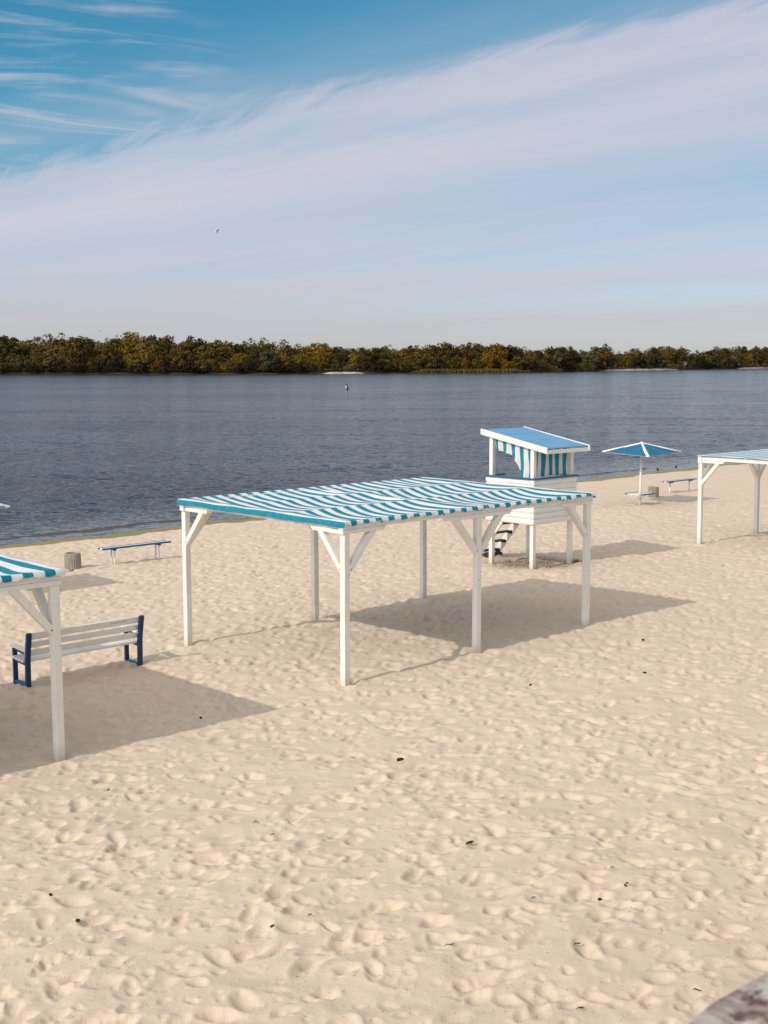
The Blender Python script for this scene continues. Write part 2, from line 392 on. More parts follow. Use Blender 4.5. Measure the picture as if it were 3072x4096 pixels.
# ------------------------------------------------------------------ river
WZ = -.50
m, nt, b = mat('river_water', .12, .33); M_water = m
b.inputs['IOR'].default_value = 1.33
gp = N(nt, 'ShaderNodeNewGeometry').outputs['Position']
def wmap(sx, sy, rot):
    q = N(nt, 'ShaderNodeMapping'); q.inputs['Scale'].default_value = (sx, sy, 1); q.inputs['Rotation'].default_value = (0, 0, rot)
    nt.links.new(gp, q.inputs['Vector']); return q.outputs[0]
def noisec(vec, scale, detail, rough):
    n = nt.nodes.new('ShaderNodeTexNoise'); nt.links.new(vec, n.inputs['Vector']); n.inputs['Scale'].default_value = scale
    n.inputs['Detail'].default_value = detail; n.inputs['Roughness'].default_value = rough; n.inputs['Distortion'].default_value = .4
    return n.outputs['Color']
def vm(op, a, b_):
    n = nt.nodes.new('ShaderNodeVectorMath'); n.operation = op; nt.links.new(a, n.inputs[0])
    if isinstance(b_, tuple): n.inputs[1].default_value = b_
    else: nt.links.new(b_, n.inputs[1])
    return n.outputs[0]
def vscale(a, k):
    n = nt.nodes.new('ShaderNodeVectorMath'); n.operation = 'SCALE'; nt.links.new(a, n.inputs[0])
    if isinstance(k, (int, float)): n.inputs['Scale'].default_value = k
    else: nt.links.new(k, n.inputs['Scale'])
    return n.outputs[0]
w4 = noise(nt, wmap(.10, 1, R(2)), .030, 4, .6)
s1 = vm('MULTIPLY', vm('SUBTRACT', noisec(wmap(.42, 1, R(-6)), 3.0, 3, .55), (.5, .5, .5)), (.55, 1.45, 0))
s2 = vm('MULTIPLY', vm('SUBTRACT', noisec(wmap(.5, 1, R(9)), 8.5, 2, .5), (.5, .5, .5)), (.45, .95, 0))
s3 = vm('MULTIPLY', vm('SUBTRACT', noisec(wmap(.4, 1, R(3)), .30, 2, .5), (.5, .5, .5)), (.15, .45, 0))
slope = vm('ADD', vm('ADD', s1, s2), s3)
wshore = noise(nt, gp, .35, 3, .6)
ua = dotc(nt, gp, (UX, UY, 0)); va = dotc(nt, gp, (-UY, UX, 0))
ub = BX*UX + BY*UY; vb = -BX*UY + BY*UX
dsh = math_(nt, 'SUBTRACT', math_(nt, 'SUBTRACT', va, vb + 20.9), math_(nt, 'MULTIPLY', math_(nt, 'MINIMUM', math_(nt, 'SUBTRACT', ua, ub), 60.), .045))
calm = mrange(nt, dsh, .8, 7, .30, 1)
slope = vscale(slope, math_(nt, 'MULTIPLY', calm, mrange(nt, w4, .36, .64, .75, 1.15)))
ln = math_(nt, 'MULTIPLY', math_(nt, 'ADD', dsh, math_(nt, 'MULTIPLY_ADD', wshore, 2.4, -3.6)), 4.0)
ln = math_(nt, 'MULTIPLY', math_(nt, 'EXPONENT', math_(nt, 'MULTIPLY', math_(nt, 'MULTIPLY', ln, ln), -1.)), mrange(nt, wshore, .35, .55))
cv = N(nt, 'ShaderNodeCombineXYZ'); cv.inputs[0].default_value = UY; cv.inputs[1].default_value = -UX
slope = vm('ADD', slope, vscale(cv.outputs[0], math_(nt, 'MULTIPLY', ln, .35)))
nrm = nt.nodes.new('ShaderNodeVectorMath'); nrm.operation = 'NORMALIZE'; nt.links.new(vm('ADD', slope, (0, 0, 1)), nrm.inputs[0])
nt.links.new(nrm.outputs[0], b.inputs['Normal'])
shal = mrange(nt, dsh, .2, 9, 1, 0)
nt.links.new(mixc(nt, shal, (.020, .017, .026), (.10, .078, .058)), b.inputs['Base Color'])
us = [-2500, -60, 0, 60, 120, 2500]; vsr = [16, 30, 60, 150, 600, 3500]
co = np.array([[*W(a, v_, WZ)] for v_ in vsr for a in us]); river_me = np_mesh('river', co, grid_faces(len(vsr), len(us)), True)
tag(link('river', river_me, None, M_water), kind='structure')

# ------------------------------------------------------------------ far bank
BANK = [(-900, 1180), (-560, 1010), (-262, 860), (-146, 790), (-82, 776), (-36, 774), (0, 795), (50, 800), (82, 803), (103, 841), (188, 978), (284, 1129), (392, 1283), (560, 1480), (900, 1850)]
def bank_at(s):      # s = x/y direction -> shoreline point
    ts = [p[0]/p[1] for p in BANK]
    for i in range(len(BANK)-1):
        if ts[i] <= s <= ts[i+1]:
            k = (s-ts[i])/(ts[i+1]-ts[i]); a, b_ = BANK[i], BANK[i+1]
            return (a[0]+(b_[0]-a[0])*k, a[1]+(b_[1]-a[1])*k)
    return BANK[0] if s < ts[0] else BANK[-1]
m, nt, b = mat('far_bank_ground', .95, .1); M_bank = m
gp = N(nt, 'ShaderNodeNewGeometry').outputs['Position']; n1 = noise(nt, gp, .06, 5, .6)
nt.links.new(mixc(nt, mrange(nt, n1, .4, .65), (.035, .026, .014), (.075, .055, .026)), b.inputs['Base Color'])
rows = []
ss = np.linspace(-.72, .47, 240)
prof = [(-4, -1.2), (0, WZ-.1), (2.5, .15), (7, .7), (25, 1.3), (120, 2.0), (500, 3)]
co = []
for dist, z in prof:
    for s in ss:
        x, y = bank_at(s); L = math.hypot(x, y); wv = 1.5*math.sin(s*160)+1.2*math.sin(s*390+1)
        k = (L + dist + (wv if dist < 30 else 0))/L
        co.append((x*k, y*k, z + .12*math.sin(s*300)))
tag(link('far_bank', np_mesh('far_bank', np.array(co), grid_faces(len(prof), len(ss)), True), None, M_bank), kind='structure')
m, nt, b = mat('bar_sand', .95, .1); M_bar = m
gp = N(nt, 'ShaderNodeNewGeometry').outputs['Position']; n1 = noise(nt, gp, .15, 5, .6)
nt.links.new(mixc(nt, mrange(nt, n1, .35, .7), (.40, .33, .26), (.58, .50, .42)), b.inputs['Base Color'])
def px_s(xd): return (xd*1.8517-1536)/5000.
def sand_bar(x0, x1, depth, zt):
    n = 40; co = []
    for k, (dd, zz) in enumerate(((-2.5, WZ-.15), (1.5, .0), (depth*.6, zt), (depth, zt*.9))):
        for i in range(n+1):
            f = i/n; s = px_s(x0 + (x1-x0)*f); x, y = bank_at(s); L = math.hypot(x, y)
            e = min(1, 4*f, 4*(1-f)); e = e*e*(3-2*e)
            wv = 1.0*math.sin(f*17+x0)+.7*math.sin(f*41)
            kk = (L + (dd + wv)*(.3 + .7*e) + (0 if k < 2 else 0) - 2.0)/L
            co.append((x*kk, y*kk, WZ-.2 + (zz - WZ + .2)*e))
    tag(link('sand_bar', np_mesh('sand_bar', np.array(co), grid_faces(4, n+1), True), None, M_bar), kind='structure')
sand_bar(690, 796, 4.5, .5); sand_bar(1268, 1480, 8, .9); sand_bar(1575, 1690, 9, 1.0)

# ------------------------------------------------------------------ far trees
m, nt, b = mat('tree_leaves', .75, .15); M_leaf = m
oi = N(nt, 'ShaderNodeObjectInfo'); at = N(nt, 'ShaderNodeAttribute'); at.attribute_name = 'leaf'
hs = N(nt, 'ShaderNodeHueSaturation'); nt.links.new(oi.outputs['Color'], hs.inputs['Color'])
nt.links.new(mrange(nt, at.outputs['Fac'], 0, 1, .48, 1.65, 'LINEAR'), hs.inputs['Value'])
nt.links.new(mrange(nt, at.outputs['Fac'], 0, 1, .52, .485, 'LINEAR'), hs.inputs['Hue'])
nt.links.new(hs.outputs[0], b.inputs['Base Color'])
m, nt, b = mat('tree_bark', .9, .1); M_bark = m
n1 = noise(nt, objco(nt), 3, 4, .6); nt.links.new(mixc(nt, n1, (.025, .018, .012), (.07, .055, .04)), b.inputs['Base Color'])
def crown_mesh(kind, seed):
    """unit-height tree crown: many leaf clusters set over uneven limbs"""
    r = np.random.RandomState(seed); V = []; F = []; A = []
    if kind == 'broad': ncl, zc_, zr, wr, q = 44, .54, .45, .42, 44
    elif kind == 'tall': ncl, zc_, zr, wr, q = 40, .53, .47, .28, 44
    elif kind == 'willow': ncl, zc_, zr, wr, q = 42, .49, .49, .46, 46
    elif kind == 'bush': ncl, zc_, zr, wr, q = 18, .42, .52, .75, 36
    else: ncl, zc_, zr, wr, q = 26, .60, .42, .34, 20     # thin
    for k in range(ncl):
        a = r.rand()*6.283; e = r.uniform(-.95, 1); rr = r.uniform(.25, 1)**.6
        c = np.array([math.cos(a)*math.sqrt(1-e*e)*wr*rr, math.sin(a)*math.sqrt(1-e*e)*wr*rr, zc_ + e*zr*rr])
        cr = r.uniform(.085, .165)*(1.0 if kind != 'bush' else 1.7)*(1.15 - .35*e)
        n = r.randn(q, 3); n /= np.linalg.norm(n, axis=1)[:, None]
        p = c + n*cr*r.uniform(.55, 1.08, (q, 1))*np.array([1.15, 1.15, .8])
        tone = r.rand()
        for pi, ni in zip(p, n):
            ni = ni + r.randn(3)*.5; ni /= np.linalg.norm(ni)
            s = r.uniform(.020, .046)*(1.9 if kind == 'bush' else .8 if kind == 'thin' else 1)
            e1 = np.cross(ni, r.randn(3)); e1 /= np.linalg.norm(e1); e2 = np.cross(ni, e1)
            i = len(V)
            V += [pi + e1*s, pi + e2*s*.8, pi - e1*s*1.1, pi - e2*s*.7]; F.append((i, i+1, i+2, i+3))
            A += [min(1, max(0, .6*tone + .4*r.rand()))]*4
    V = np.array(V); V[:, 2] = np.maximum(V[:, 2], .02)
    me = np_mesh('crown', V, np.array(F), False, {'leaf': np.array(A)}); me.materials.append(M_leaf); return me
def trunk_mesh(kind, seed):
    r = random.Random(seed); bm = bmesh.new()
    add_tube(bm, [(0, 0, -.02), (.004, .003, .2), (-.006, .01, .45), (.01, 0, .8)], [.022, .017, .012, .003], 6)
    for k in range(6):
        a = r.uniform(0, 6.28); z = r.uniform(.22, .6); L = r.uniform(.16, .32)*(1.2 if kind == 'broad' else .8)
        p0 = Vector((0, 0, z)); d = Vector((math.cos(a), math.sin(a), r.uniform(.6, 1.3))).normalized()
        add_tube(bm, [p0, p0 + d*L*.5, p0 + d*L + Vector((0, 0, .04))], [.010, .007, .002], 5)
    bmesh.ops.recalc_face_normals(bm, faces=bm.faces)
    me = to_mesh(bm, 'trunk', True); me.materials.append(M_bark); return me
KINDS = {k: ([crown_mesh(k, 100+i*7+len(k)) for i in range(3 if k != 'thin' else 2)], [trunk_mesh(k, 5+i) for i in range(2)]) for k in ('broad', 'tall', 'willow', 'bush', 'thin')}
TOPS = [(-150, 735), (0, 722), (60, 735), (100, 728), (140, 721), (190, 722), (215, 737), (250, 730), (290, 714), (310, 719), (340, 722), (370, 730), (400, 736), (430, 727), (460, 736), (510, 739), (560, 728), (580, 738), (600, 735), (640, 746), (690, 741), (720, 749), (770, 748), (815, 749), (845, 742), (880, 750), (930, 745), (1000, 745), (1090, 743), (1150, 752), (1200, 745), (1250, 755), (1290, 748), (1340, 760), (1400, 750), (1460, 748), (1480, 760), (1500, 757), (1530, 750), (1600, 748), (1659, 750), (1800, 748)]
def top_y(xd): return float(np.interp(xd, [a for a, _ in TOPS], [b_ for _, b_ in TOPS]))
PAL = {'shaded green': (.018, .019, .008), 'shaded brown': (.026, .017, .009), 'olive green': (.096, .068, .012), 'golden olive': (.155, .095, .012), 'dark green': (.046, .034, .009), 'russet brown': (.078, .042, .014), 'grey green': (.092, .080, .034), 'orange': (.17, .075, .012), 'yellow ochre': (.125, .085, .018), 'brown': (.074, .048, .014)}  # two darkest tones carry painted shade for the bushes at the foot
SECT = [(-400, 235, 'far left bank'), (235, 600, 'left bank'), (600, 850, 'by small sandbar'), (850, 1150, 'behind reeds'), (1150, 1500, 'by long sandbar'), (1500, 2200, 'far right bank')]
def sect(xd):
    for a, b_, s in SECT:
        if a <= xd < b_: return s
    return SECT[-1][2]
FAMILY = {}
def tree(kind, xd, off, h, wid, colname, label=None, jitter=.14):
    s = px_s(xd); x, y = bank_at(s); L = math.hypot(x, y); k = (L+off)/L
    nm = {'broad': 'broadleaf_tree', 'tall': 'poplar_tree', 'willow': 'willow_tree', 'bush': 'bush', 'thin': 'sparse_tree'}[kind]
    cat = 'bush' if kind == 'bush' else 'tree'
    o = thing(nm, (x*k, y*k, .6 if off < 12 else 1.2), rnd.uniform(0, 6.28))
    shape = {'broad': 'broad trees', 'tall': 'narrow trees', 'willow': 'round trees', 'bush': 'low bushes', 'thin': 'sparse trees'}[kind]
    row = 'water edge' if kind == 'bush' else 'front row' if off < 16 else 'back row'
    tag(o, label, cat)
    if not label: FAMILY.setdefault((colname, shape, row, sect(xd)), []).append((xd, o))
    cs_, ts_ = KINDS[kind]
    c_ = bpy.data.objects.new('crown', rnd.choice(cs_)); C.objects.link(c_); c_.parent = o; c_.scale = (h*wid, h*wid, h)
    base = PAL[colname]; j = [rnd.uniform(1-jitter, 1+jitter) for _ in range(3)]; jj = rnd.uniform(.8, 1.2)
    c_.color = (base[0]*j[0]*jj, base[1]*j[1]*jj, base[2]*j[2]*jj, 1)
    t_ = bpy.data.objects.new('trunk', rnd.choice(ts_)); C.objects.link(t_); t_.parent = o; t_.scale = (h, h, h)
    return o
NUM = 'one two three four five six seven eight nine ten eleven twelve thirteen fourteen fifteen sixteen seventeen eighteen nineteen twenty'.split()
ORD = 'first second third fourth fifth sixth seventh eighth ninth tenth eleventh twelfth thirteenth fourteenth fifteenth sixteenth seventeenth eighteenth nineteenth twentieth'.split()
def label_trees():
    for (col, shape, row, sec), L_ in FAMILY.items():
        L_.sort(key=lambda t: t[0]); n = len(L_); one = shape[:-2] if shape.endswith('bushes') else shape[:-1]
        for i, (xd, o) in enumerate(L_):
            if n == 1: lb = f'only {col} {one} in the {row}, {sec}'
            elif i == 0: lb = f'leftmost of {NUM[n-1]} {col} {shape}, {row}, {sec}'
            elif i == n-1: lb = f'rightmost of {NUM[n-1]} {col} {shape}, {row}, {sec}'
            else: lb = f'{ORD[i]} from left of {NUM[n-1]} {col} {shape}, {row}, {sec}'
            o['label'] = lb
            o['group'] = 'bushes along the far bank' if one.endswith('bush') else 'trees along the far bank'
def height_for(xd, off, ytop):
    s = px_s(xd); x, y = bank_at(s); L = math.hypot(x, y)+off
    hor = 1463 - 11*xd/1659
    return 5.185 + (hor - ytop*1.8517)*L*math.cos(math.atan(s))/5000. - 1.0
def col_pick(xd):
    r_ = rnd.random()
    if xd < 1150: t_ = (('olive green', .34), ('golden olive', .30), ('dark green', .20), ('brown', .06), ('russet brown', .04), ('yellow ochre', .06))
    else: t_ = (('olive green', .34), ('brown', .26), ('golden olive', .14), ('dark green', .14), ('grey green', .05), ('yellow ochre', .07))
    for n_, w_ in t_:
        if r_ < w_: return n_
        r_ -= w_
    return 'olive green'
x = -190
while x < 1850:                                 # back rows make the skyline
    step = 15 if x < 850 else 12
    kind = rnd.choices(('broad', 'tall', 'willow', 'thin'), (.5, .22, .16, .12))[0]
    off = rnd.uniform(22, 45)
    h = height_for(x, off, top_y(x) + rnd.choice((rnd.uniform(-3, 2), rnd.uniform(0, 9))))
    tree(kind, x, off, h, rnd.uniform(.85, 1.2), col_pick(x)); x += step*rnd.uniform(.75, 1.25)
x = -190
while x < 1850:                                 # rows near the water
    step = 19 if x < 850 else 15
    kind = rnd.choices(('broad', 'tall', 'willow'), (.55, .2, .25))[0]
    off = rnd.uniform(6, 15) if not (880 < x < 1160 or 1240 < x < 1500 or 680 < x < 800 or x > 1560) else rnd.uniform(13, 15.9)
    f = rnd.uniform(.42, .86)
    yt = top_y(x) + (806 - top_y(x))*(1-f)
    tree(kind, x, off, height_for(x, off, yt), rnd.uniform(.8, 1.1), col_pick(x)); x += step*rnd.uniform(.75, 1.25)
x = -180
while x < 1850:                                 # bushes along the foot, mostly in colours darkened to imitate shade
    if not (690 < x < 790 or 890 < x < 1130 or 1290 < x < 1480 or x > 1590):
        tree('bush', x, rnd.uniform(2.5, 6), rnd.uniform(3.5, 8), rnd.uniform(.8, 1.3), rnd.choices(('shaded green', 'olive green', 'shaded brown', 'golden olive'), (.5, .15, .3, .05))[0])
    x += rnd.uniform(11, 18)
# trees the photograph singles out
for kind, xd, ybase, yt, wid, col, lab in (
    ('willow', 45, 0, 769, .9, 'grey green', 'pale grey green rounded tree by the water nearest the left edge'),
    ('bush', 492, 0, 783, .9, 'orange', 'bright orange autumn bush by the water left of the buoy'),
    ('willow', 585, 0, 752, 1.0, 'grey green', 'large grey green willow by the water left of the small sandbar'),
    ('bush', 578, 0, 785, 1.0, 'grey green', 'pale grey bush in front of the large grey green willow'),
    ('tall', 625, 0, 773, .8, 'orange', 'small orange tree just left of the small sandbar'),
    ('bush', 752, 0, 787, .9, 'grey green', 'pale round bush standing on the small sandbar'),
    ('broad', 785, 0, 762, .9, 'russet brown', 'russet tree right behind the small sandbar'),
    ('tall', 1003, 0, 775, .9, 'orange', 'orange tree standing behind the yellow reeds'),
    ('bush', 440, 0, 775, .9, 'yellow ochre', 'ochre round bush halfway between buoy and left edge'),
    ('broad', 180, 0, 745, .9, 'russet brown', 'russet brown tree above the left part of the far bank'),
    ('willow', 1260, 0, 763, 1.0, 'grey green', 'grey green rounded tree at the left end of the long sandbar'),
    ('bush', 1288, 0, 780, .9, 'orange', 'orange ochre bush over the left end of the long sandbar'),
    ('willow', 1385, 0, 766, .95, 'grey green', 'grey green spreading tree behind the middle of the long sandbar'),
    ('bush', 1180, 0, 782, .8, 'grey green', 'small grey conical bush between reeds and long sandbar')):
    off = 5.2 if xd not in (785, 1003) else 11
    if xd in (1288, 1385, 1260): off = 12.5
    tree(kind, xd, off, height_for(xd, off, yt), wid, col, lab, jitter=.04)
label_trees()
# reeds
def reeds(x0, x1, h0, offa, offb, n, col, seed):
    r = np.random.RandomState(seed); V = []; F = []; A = []
    for _ in range(n):
        xd = r.uniform(x0, x1); s = px_s(xd); x, y = bank_at(s); L = math.hypot(x, y); k = (L + r.uniform(offa, offb))/L
        e = min(1, (xd-x0)/25, (x1-xd)/25); h = h0*r.uniform(.55, 1.1)*(.35+.65*e); w = r.uniform(.15, .4); a = r.rand()*3.14
        dx, dy = math.cos(a)*w, math.sin(a)*w; lx, ly = r.randn(2)*.3; i = len(V)
        V += [(x*k-dx, y*k-dy, WZ), (x*k+dx, y*k+dy, WZ), (x*k+dx*.5+lx, y*k+dy*.5+ly, WZ+h), (x*k-dx*.5+lx, y*k-dy*.5+ly, WZ+h*.93)]
        F.append((i, i+1, i+2, i+3)); A += [r.rand()]*4
    me = np_mesh('reeds', np.array(V), np.array(F), False, {'leaf': np.array(A)}); me.materials.append(M_leaf)
    o = link('reeds', me); o.color = (*col, 1); return tag(o, kind='stuff')
tag(reeds(888, 1135, 2.6, -2, 6, 3200, (.115, .085, .024), 3), 'yellow green reed bed at the water line of the far bank', 'reeds')
tag(reeds(1125, 1300, 2.4, -1.5, 6, 1800, (.11, .075, .028), 4), 'brown reed bed left of the long sandbar on the far bank', 'reeds')
tag(reeds(1290, 1600, 2.0, 7, 12, 2600, (.085, .055, .024), 5), 'low brown reeds behind the long sandbar', 'reeds')

# ------------------------------------------------------------------ pergolas
BAY, WID = 3.115, 4.544
def canopy_mesh(zt, sag, seed, hem_side, hem_front):
    r = random.Random(seed); ov = .1; L = 2*BAY
    us_ = np.concatenate([[-ov-.012, -ov-.012, -ov-.006], np.linspace(-ov, L+ov, 150), [L+ov+.006, L+ov+.012, L+ov+.012]])
    du = np.concatenate([[hem_side, hem_side*.5, .012], np.zeros(150), [.012, hem_side*.5, hem_side]])       # drop of the side hems
    vs_ = np.concatenate([[-ov-.012, -ov-.012, -ov-.006], np.linspace(-ov, WID+ov, 85), [WID+ov+.006, WID+ov+.012, WID+ov+.012]])
    dv = np.concatenate([[hem_front, hem_front*.5, .012], np.zeros(85), [.012, hem_front*.5, hem_front]])
    U, V = np.meshgrid(us_, vs_); DU, DV = np.meshgrid(du, dv)
    t = np.clip((V+ov)/(WID+2*ov), 0, 1)*3; row = np.minimum(np.floor(t), 2); f = t-row
    ph = [r.uniform(0, 6) for _ in range(9)]
    am = sag*(1 + .28*np.sin(U*1.1+ph[0]+row*2) + .18*np.sin(U*2.3+ph[1]+row))
    endk = np.clip(np.minimum(U+ov, L+ov-U)/.7, 0, 1); endk = endk*endk*(3-2*endk)
    midk = 1 - .55*np.exp(-((U-L*.5+.12*np.sin(V*2))/.22)**2)
    Z = zt - am*4*f*(1-f)*endk*midk
    Z += .006*np.sin(U*5+V*3+ph[2])*np.minimum(f, 1-f)*2 + .004*np.sin(U*11+ph[3])*np.sin(V*6+ph[4])
    wav = .018*np.sin(U*7+ph[5])+.016*np.sin(U*17+ph[6])+.012*np.sin(U*41+ph[7])
    wav2 = .014*np.sin(V*4+ph[8])+.008*np.sin(V*13)
    dz = np.maximum(DU*(1 + (wav2*4)*(DU > .02)), DV*(1 + (wav*9)*(DV > .02)))
    Z = Z - dz
    out = .010*np.sin(U*13+ph[1]); V2 = V - np.where((DV > .02) & (V < 1), np.abs(out)*1.2 + .004, 0)
    U2 = U + np.where((DU > .02), np.sign(U-3)*(.006+.006*np.sin(V*9)), 0)
    stripe = U + np.where(U < 3, -DU, DU) + (.035*np.sin(V*1.9+row*1.3+ph[0]) + .02*np.sin(V*5.1+ph[2]))*endk
    co = np.stack([U2, V2, Z], -1).reshape(-1, 3)
    return np_mesh('canopy', co, grid_faces(*U.shape), True, {'stripe': stripe})
def pergola(u0, v0, ztop, label, sag, seed, hem_side, hem_front, mark=False, visible=None):
    z0 = gz(u0, v0); root = thing('beach_pergola', W(u0, v0, 0), YAW, label, 'pergola', 'striped shade pergolas on the sand')
    zt = ztop                                   # canopy plane
    zb = zt - .03 - .115; zc_ = zb - .07        # top beam, corbel
    posts = [(0, 0), (BAY, 0), (2*BAY, 0), (0, WID), (BAY, WID), (2*BAY, WID)]
    for (a, c) in posts:
        bot = gz(u0+a, v0+c) - .45; h = zc_ - bot
        bm = bmesh.new(); add_box(bm, (a, c, bot+h/2), (.118, .118, h), None, .008)
        lean = (rnd.uniform(-.012, .012), rnd.uniform(-.012, .012))
        for vv in bm.verts:
            k = (zc_ - vv.co.z)/h; vv.co.x += lean[0]*k; vv.co.y += lean[1]*k
        link('post', to_mesh(bm, 'post'), root, M_white)
        # corbels and braces along u and v
        for ax in (0, 1):
            for sg in (-1, 1):
                q = a if ax == 0 else c; lim = 2*BAY if ax == 0 else WID
                inside = (sg > 0 and q < lim-.1) or (sg < 0 and q > .1)
                if not inside: continue
                if ax == 1 and abs(a-BAY) < .1: continue
                d = Vector((sg, 0, 0)) if ax == 0 else Vector((0, sg, 0)); base = Vector((a, c, 0))
                side = Vector((0, -.002 if c == 0 else .002, 0)) if ax == 0 else Vector((-.002 if a == 0 else .002, 0, 0))
                p0 = base + d*.065 + Vector((0, 0, zc_-.56)) + side; p1 = base + d*.585 + Vector((0, 0, zc_-.035)) + side
                dirv = (p1-p0).normalized(); bm = bmesh.new()
                wv = Vector((0, 1, 0)) if ax == 0 else Vector((1, 0, 0))
                # brace with its ends cut plumb and level
                hw = .048; th = .062 if ax == 0 else .05
                nrm = Vector((0, 0, 1)).cross(wv).normalized()
                lo = [base + d*.058 + Vector((0, 0, zc_-.66)), base + d*.058 + Vector((0, 0, zc_-.53)), base + d*.50 + Vector((0, 0, zc_-.002)), base + d*.635 + Vector((0, 0, zc_-.002))]
                vsf = [bm.verts.new(p + side + wv*th*.95) for p in lo]; vsb = [bm.verts.new(p + side - wv*th*.95) for p in lo]
                bm.faces.new(vsf); bm.faces.new(vsb[::-1])
                for i in range(4): bm.faces.new((vsf[i], vsb[i], vsb[(i+1) % 4], vsf[(i+1) % 4]))
                bmesh.ops.recalc_face_normals(bm, faces=bm.faces)
                br = link('brace', to_mesh(bm, 'brace'), root, M_white)
                q0 = base + d*.075 + Vector((0, 0, zc_-.585)) + side - wv*th*.95; bm = bmesh.new(); add_tube(bm, [q0 + wv*.004, q0 - wv*.008], [.011, .009], 6); bmesh.ops.recalc_face_normals(bm, faces=bm.faces)
                link('bolt', to_mesh(bm, 'bolt'), br, M_darkwood)
        # corbel block on the post head, ends bevelled
        def corbel(axis, lo_, hi_):
            bm = bmesh.new(); w = .060 if axis == 0 else .0575; zt_, zb_ = zb - .004, zc_; ins = .05
            A = [(lo_, zt_), (hi_, zt_), (hi_ - (ins if hi_-(a if axis == 0 else c) > .2 else 0), zb_), (lo_ + (ins if (a if axis == 0 else c)-lo_ > .2 else 0), zb_)]
            mk = (lambda s, z, sd: Vector((s, c+sd, z))) if axis == 0 else (lambda s, z, sd: Vector((a+sd, s, z)))
            f1 = [bm.verts.new(mk(s, z, w)) for s, z in A]; f2 = [bm.verts.new(mk(s, z, -w)) for s, z in A]
            bm.faces.new(f1); bm.faces.new(f2[::-1])
            for i in range(4): bm.faces.new((f1[i], f2[i], f2[(i+1) % 4], f1[(i+1) % 4]))
            bmesh.ops.recalc_face_normals(bm, faces=bm.faces); link('corbel', to_mesh(bm, 'corbel'), root, M_whiteb)
        corbel(0, a - (.85 if a > .1 else .09), a + (.85 if a < 2*BAY-.1 else .09))
        if abs(a-BAY) > .1: corbel(1, (c + .065) if c < .1 else c - .8, (c + .8) if c < .1 else c - .065)
    # beams: long ones front and back, rafters between, ends
    for c in (0, WID):
        for k in range(2):
            beam('beam', (-.095 if k == 0 else BAY+.002, c, zb+.057), (BAY-.002 if k == 0 else 2*BAY+.095, c, zb+.057), .125, .114, root, M_whiteb)
    for a in (0, BAY, 2*BAY):
        beam('cross_beam', (a, .066, zb+.055), (a, WID-.066, zb+.055), .115, .11, root, M_whiteb)
    for c in (WID/3, 2*WID/3):
        beam('rafter', (-.09, c, zt-.043), (2*BAY+.09, c, zt-.043), .06, .05, root, M_whiteb)
    link('canopy', canopy_mesh(zt, sag, seed, hem_side, hem_front), root, M_canopy)
    for uu in (.75, 2.2, BAY+1.3, BAY+2.3):
        bm = bmesh.new(); add_tube(bm, [(uu, -.060, zb+.06), (uu, -.072, zb+.06)], [.014, .012], 8); bmesh.ops.recalc_face_normals(bm, faces=bm.faces)
        link('bolt', to_mesh(bm, 'bolt'), root, M_darkwood)
    if mark:                                     # pen letters on the front beam over the middle post
        bm = bmesh.new(); y = -.0635
        for k in range(12):
            a0, a1 = 2*math.pi*k/12, 2*math.pi*(k+1)/12
            p, q = Vector((BAY-.035+.022*math.cos(a0), y, zb+.075+.028*math.sin(a0))), Vector((BAY-.035+.022*math.cos(a1), y, zb+.075+.028*math.sin(a1)))
            add_box(bm, (p+q)/2, ((q-p).length*1.15, .002, .008), frame_rot(p, q, Vector((0, 1, 0))))
        add_box(bm, (BAY+.02, y, zb+.075), (.008, .002, .06))
        for z2 in (.105, .045):
            p, q = Vector((BAY+.022, y, zb+.075)), Vector((BAY+.055, y, zb+z2))
            add_box(bm, (p+q)/2, ((q-p).length, .008, .002), frame_rot(p, q, Vector((0, 1, 0))))
        link('pen_letters', to_mesh(bm, 'pen_letters'), root, M_ink)
    return root
pergola(0, 0, 2.70, 'white pergola with striped teal canopy in the middle, all six posts in view', .09, 3, .10, .062, True)
pergola(-5.3-2*BAY, -.31, 2.56, 'white pergola with striped canopy cut off by the left edge, sheltering the backed bench', .05, 8, .07, .075)
pergola(18.47, 5.42-WID, 2.52, 'white pergola with finely striped canopy cut off by the right edge', .012, 12, .018, .02)

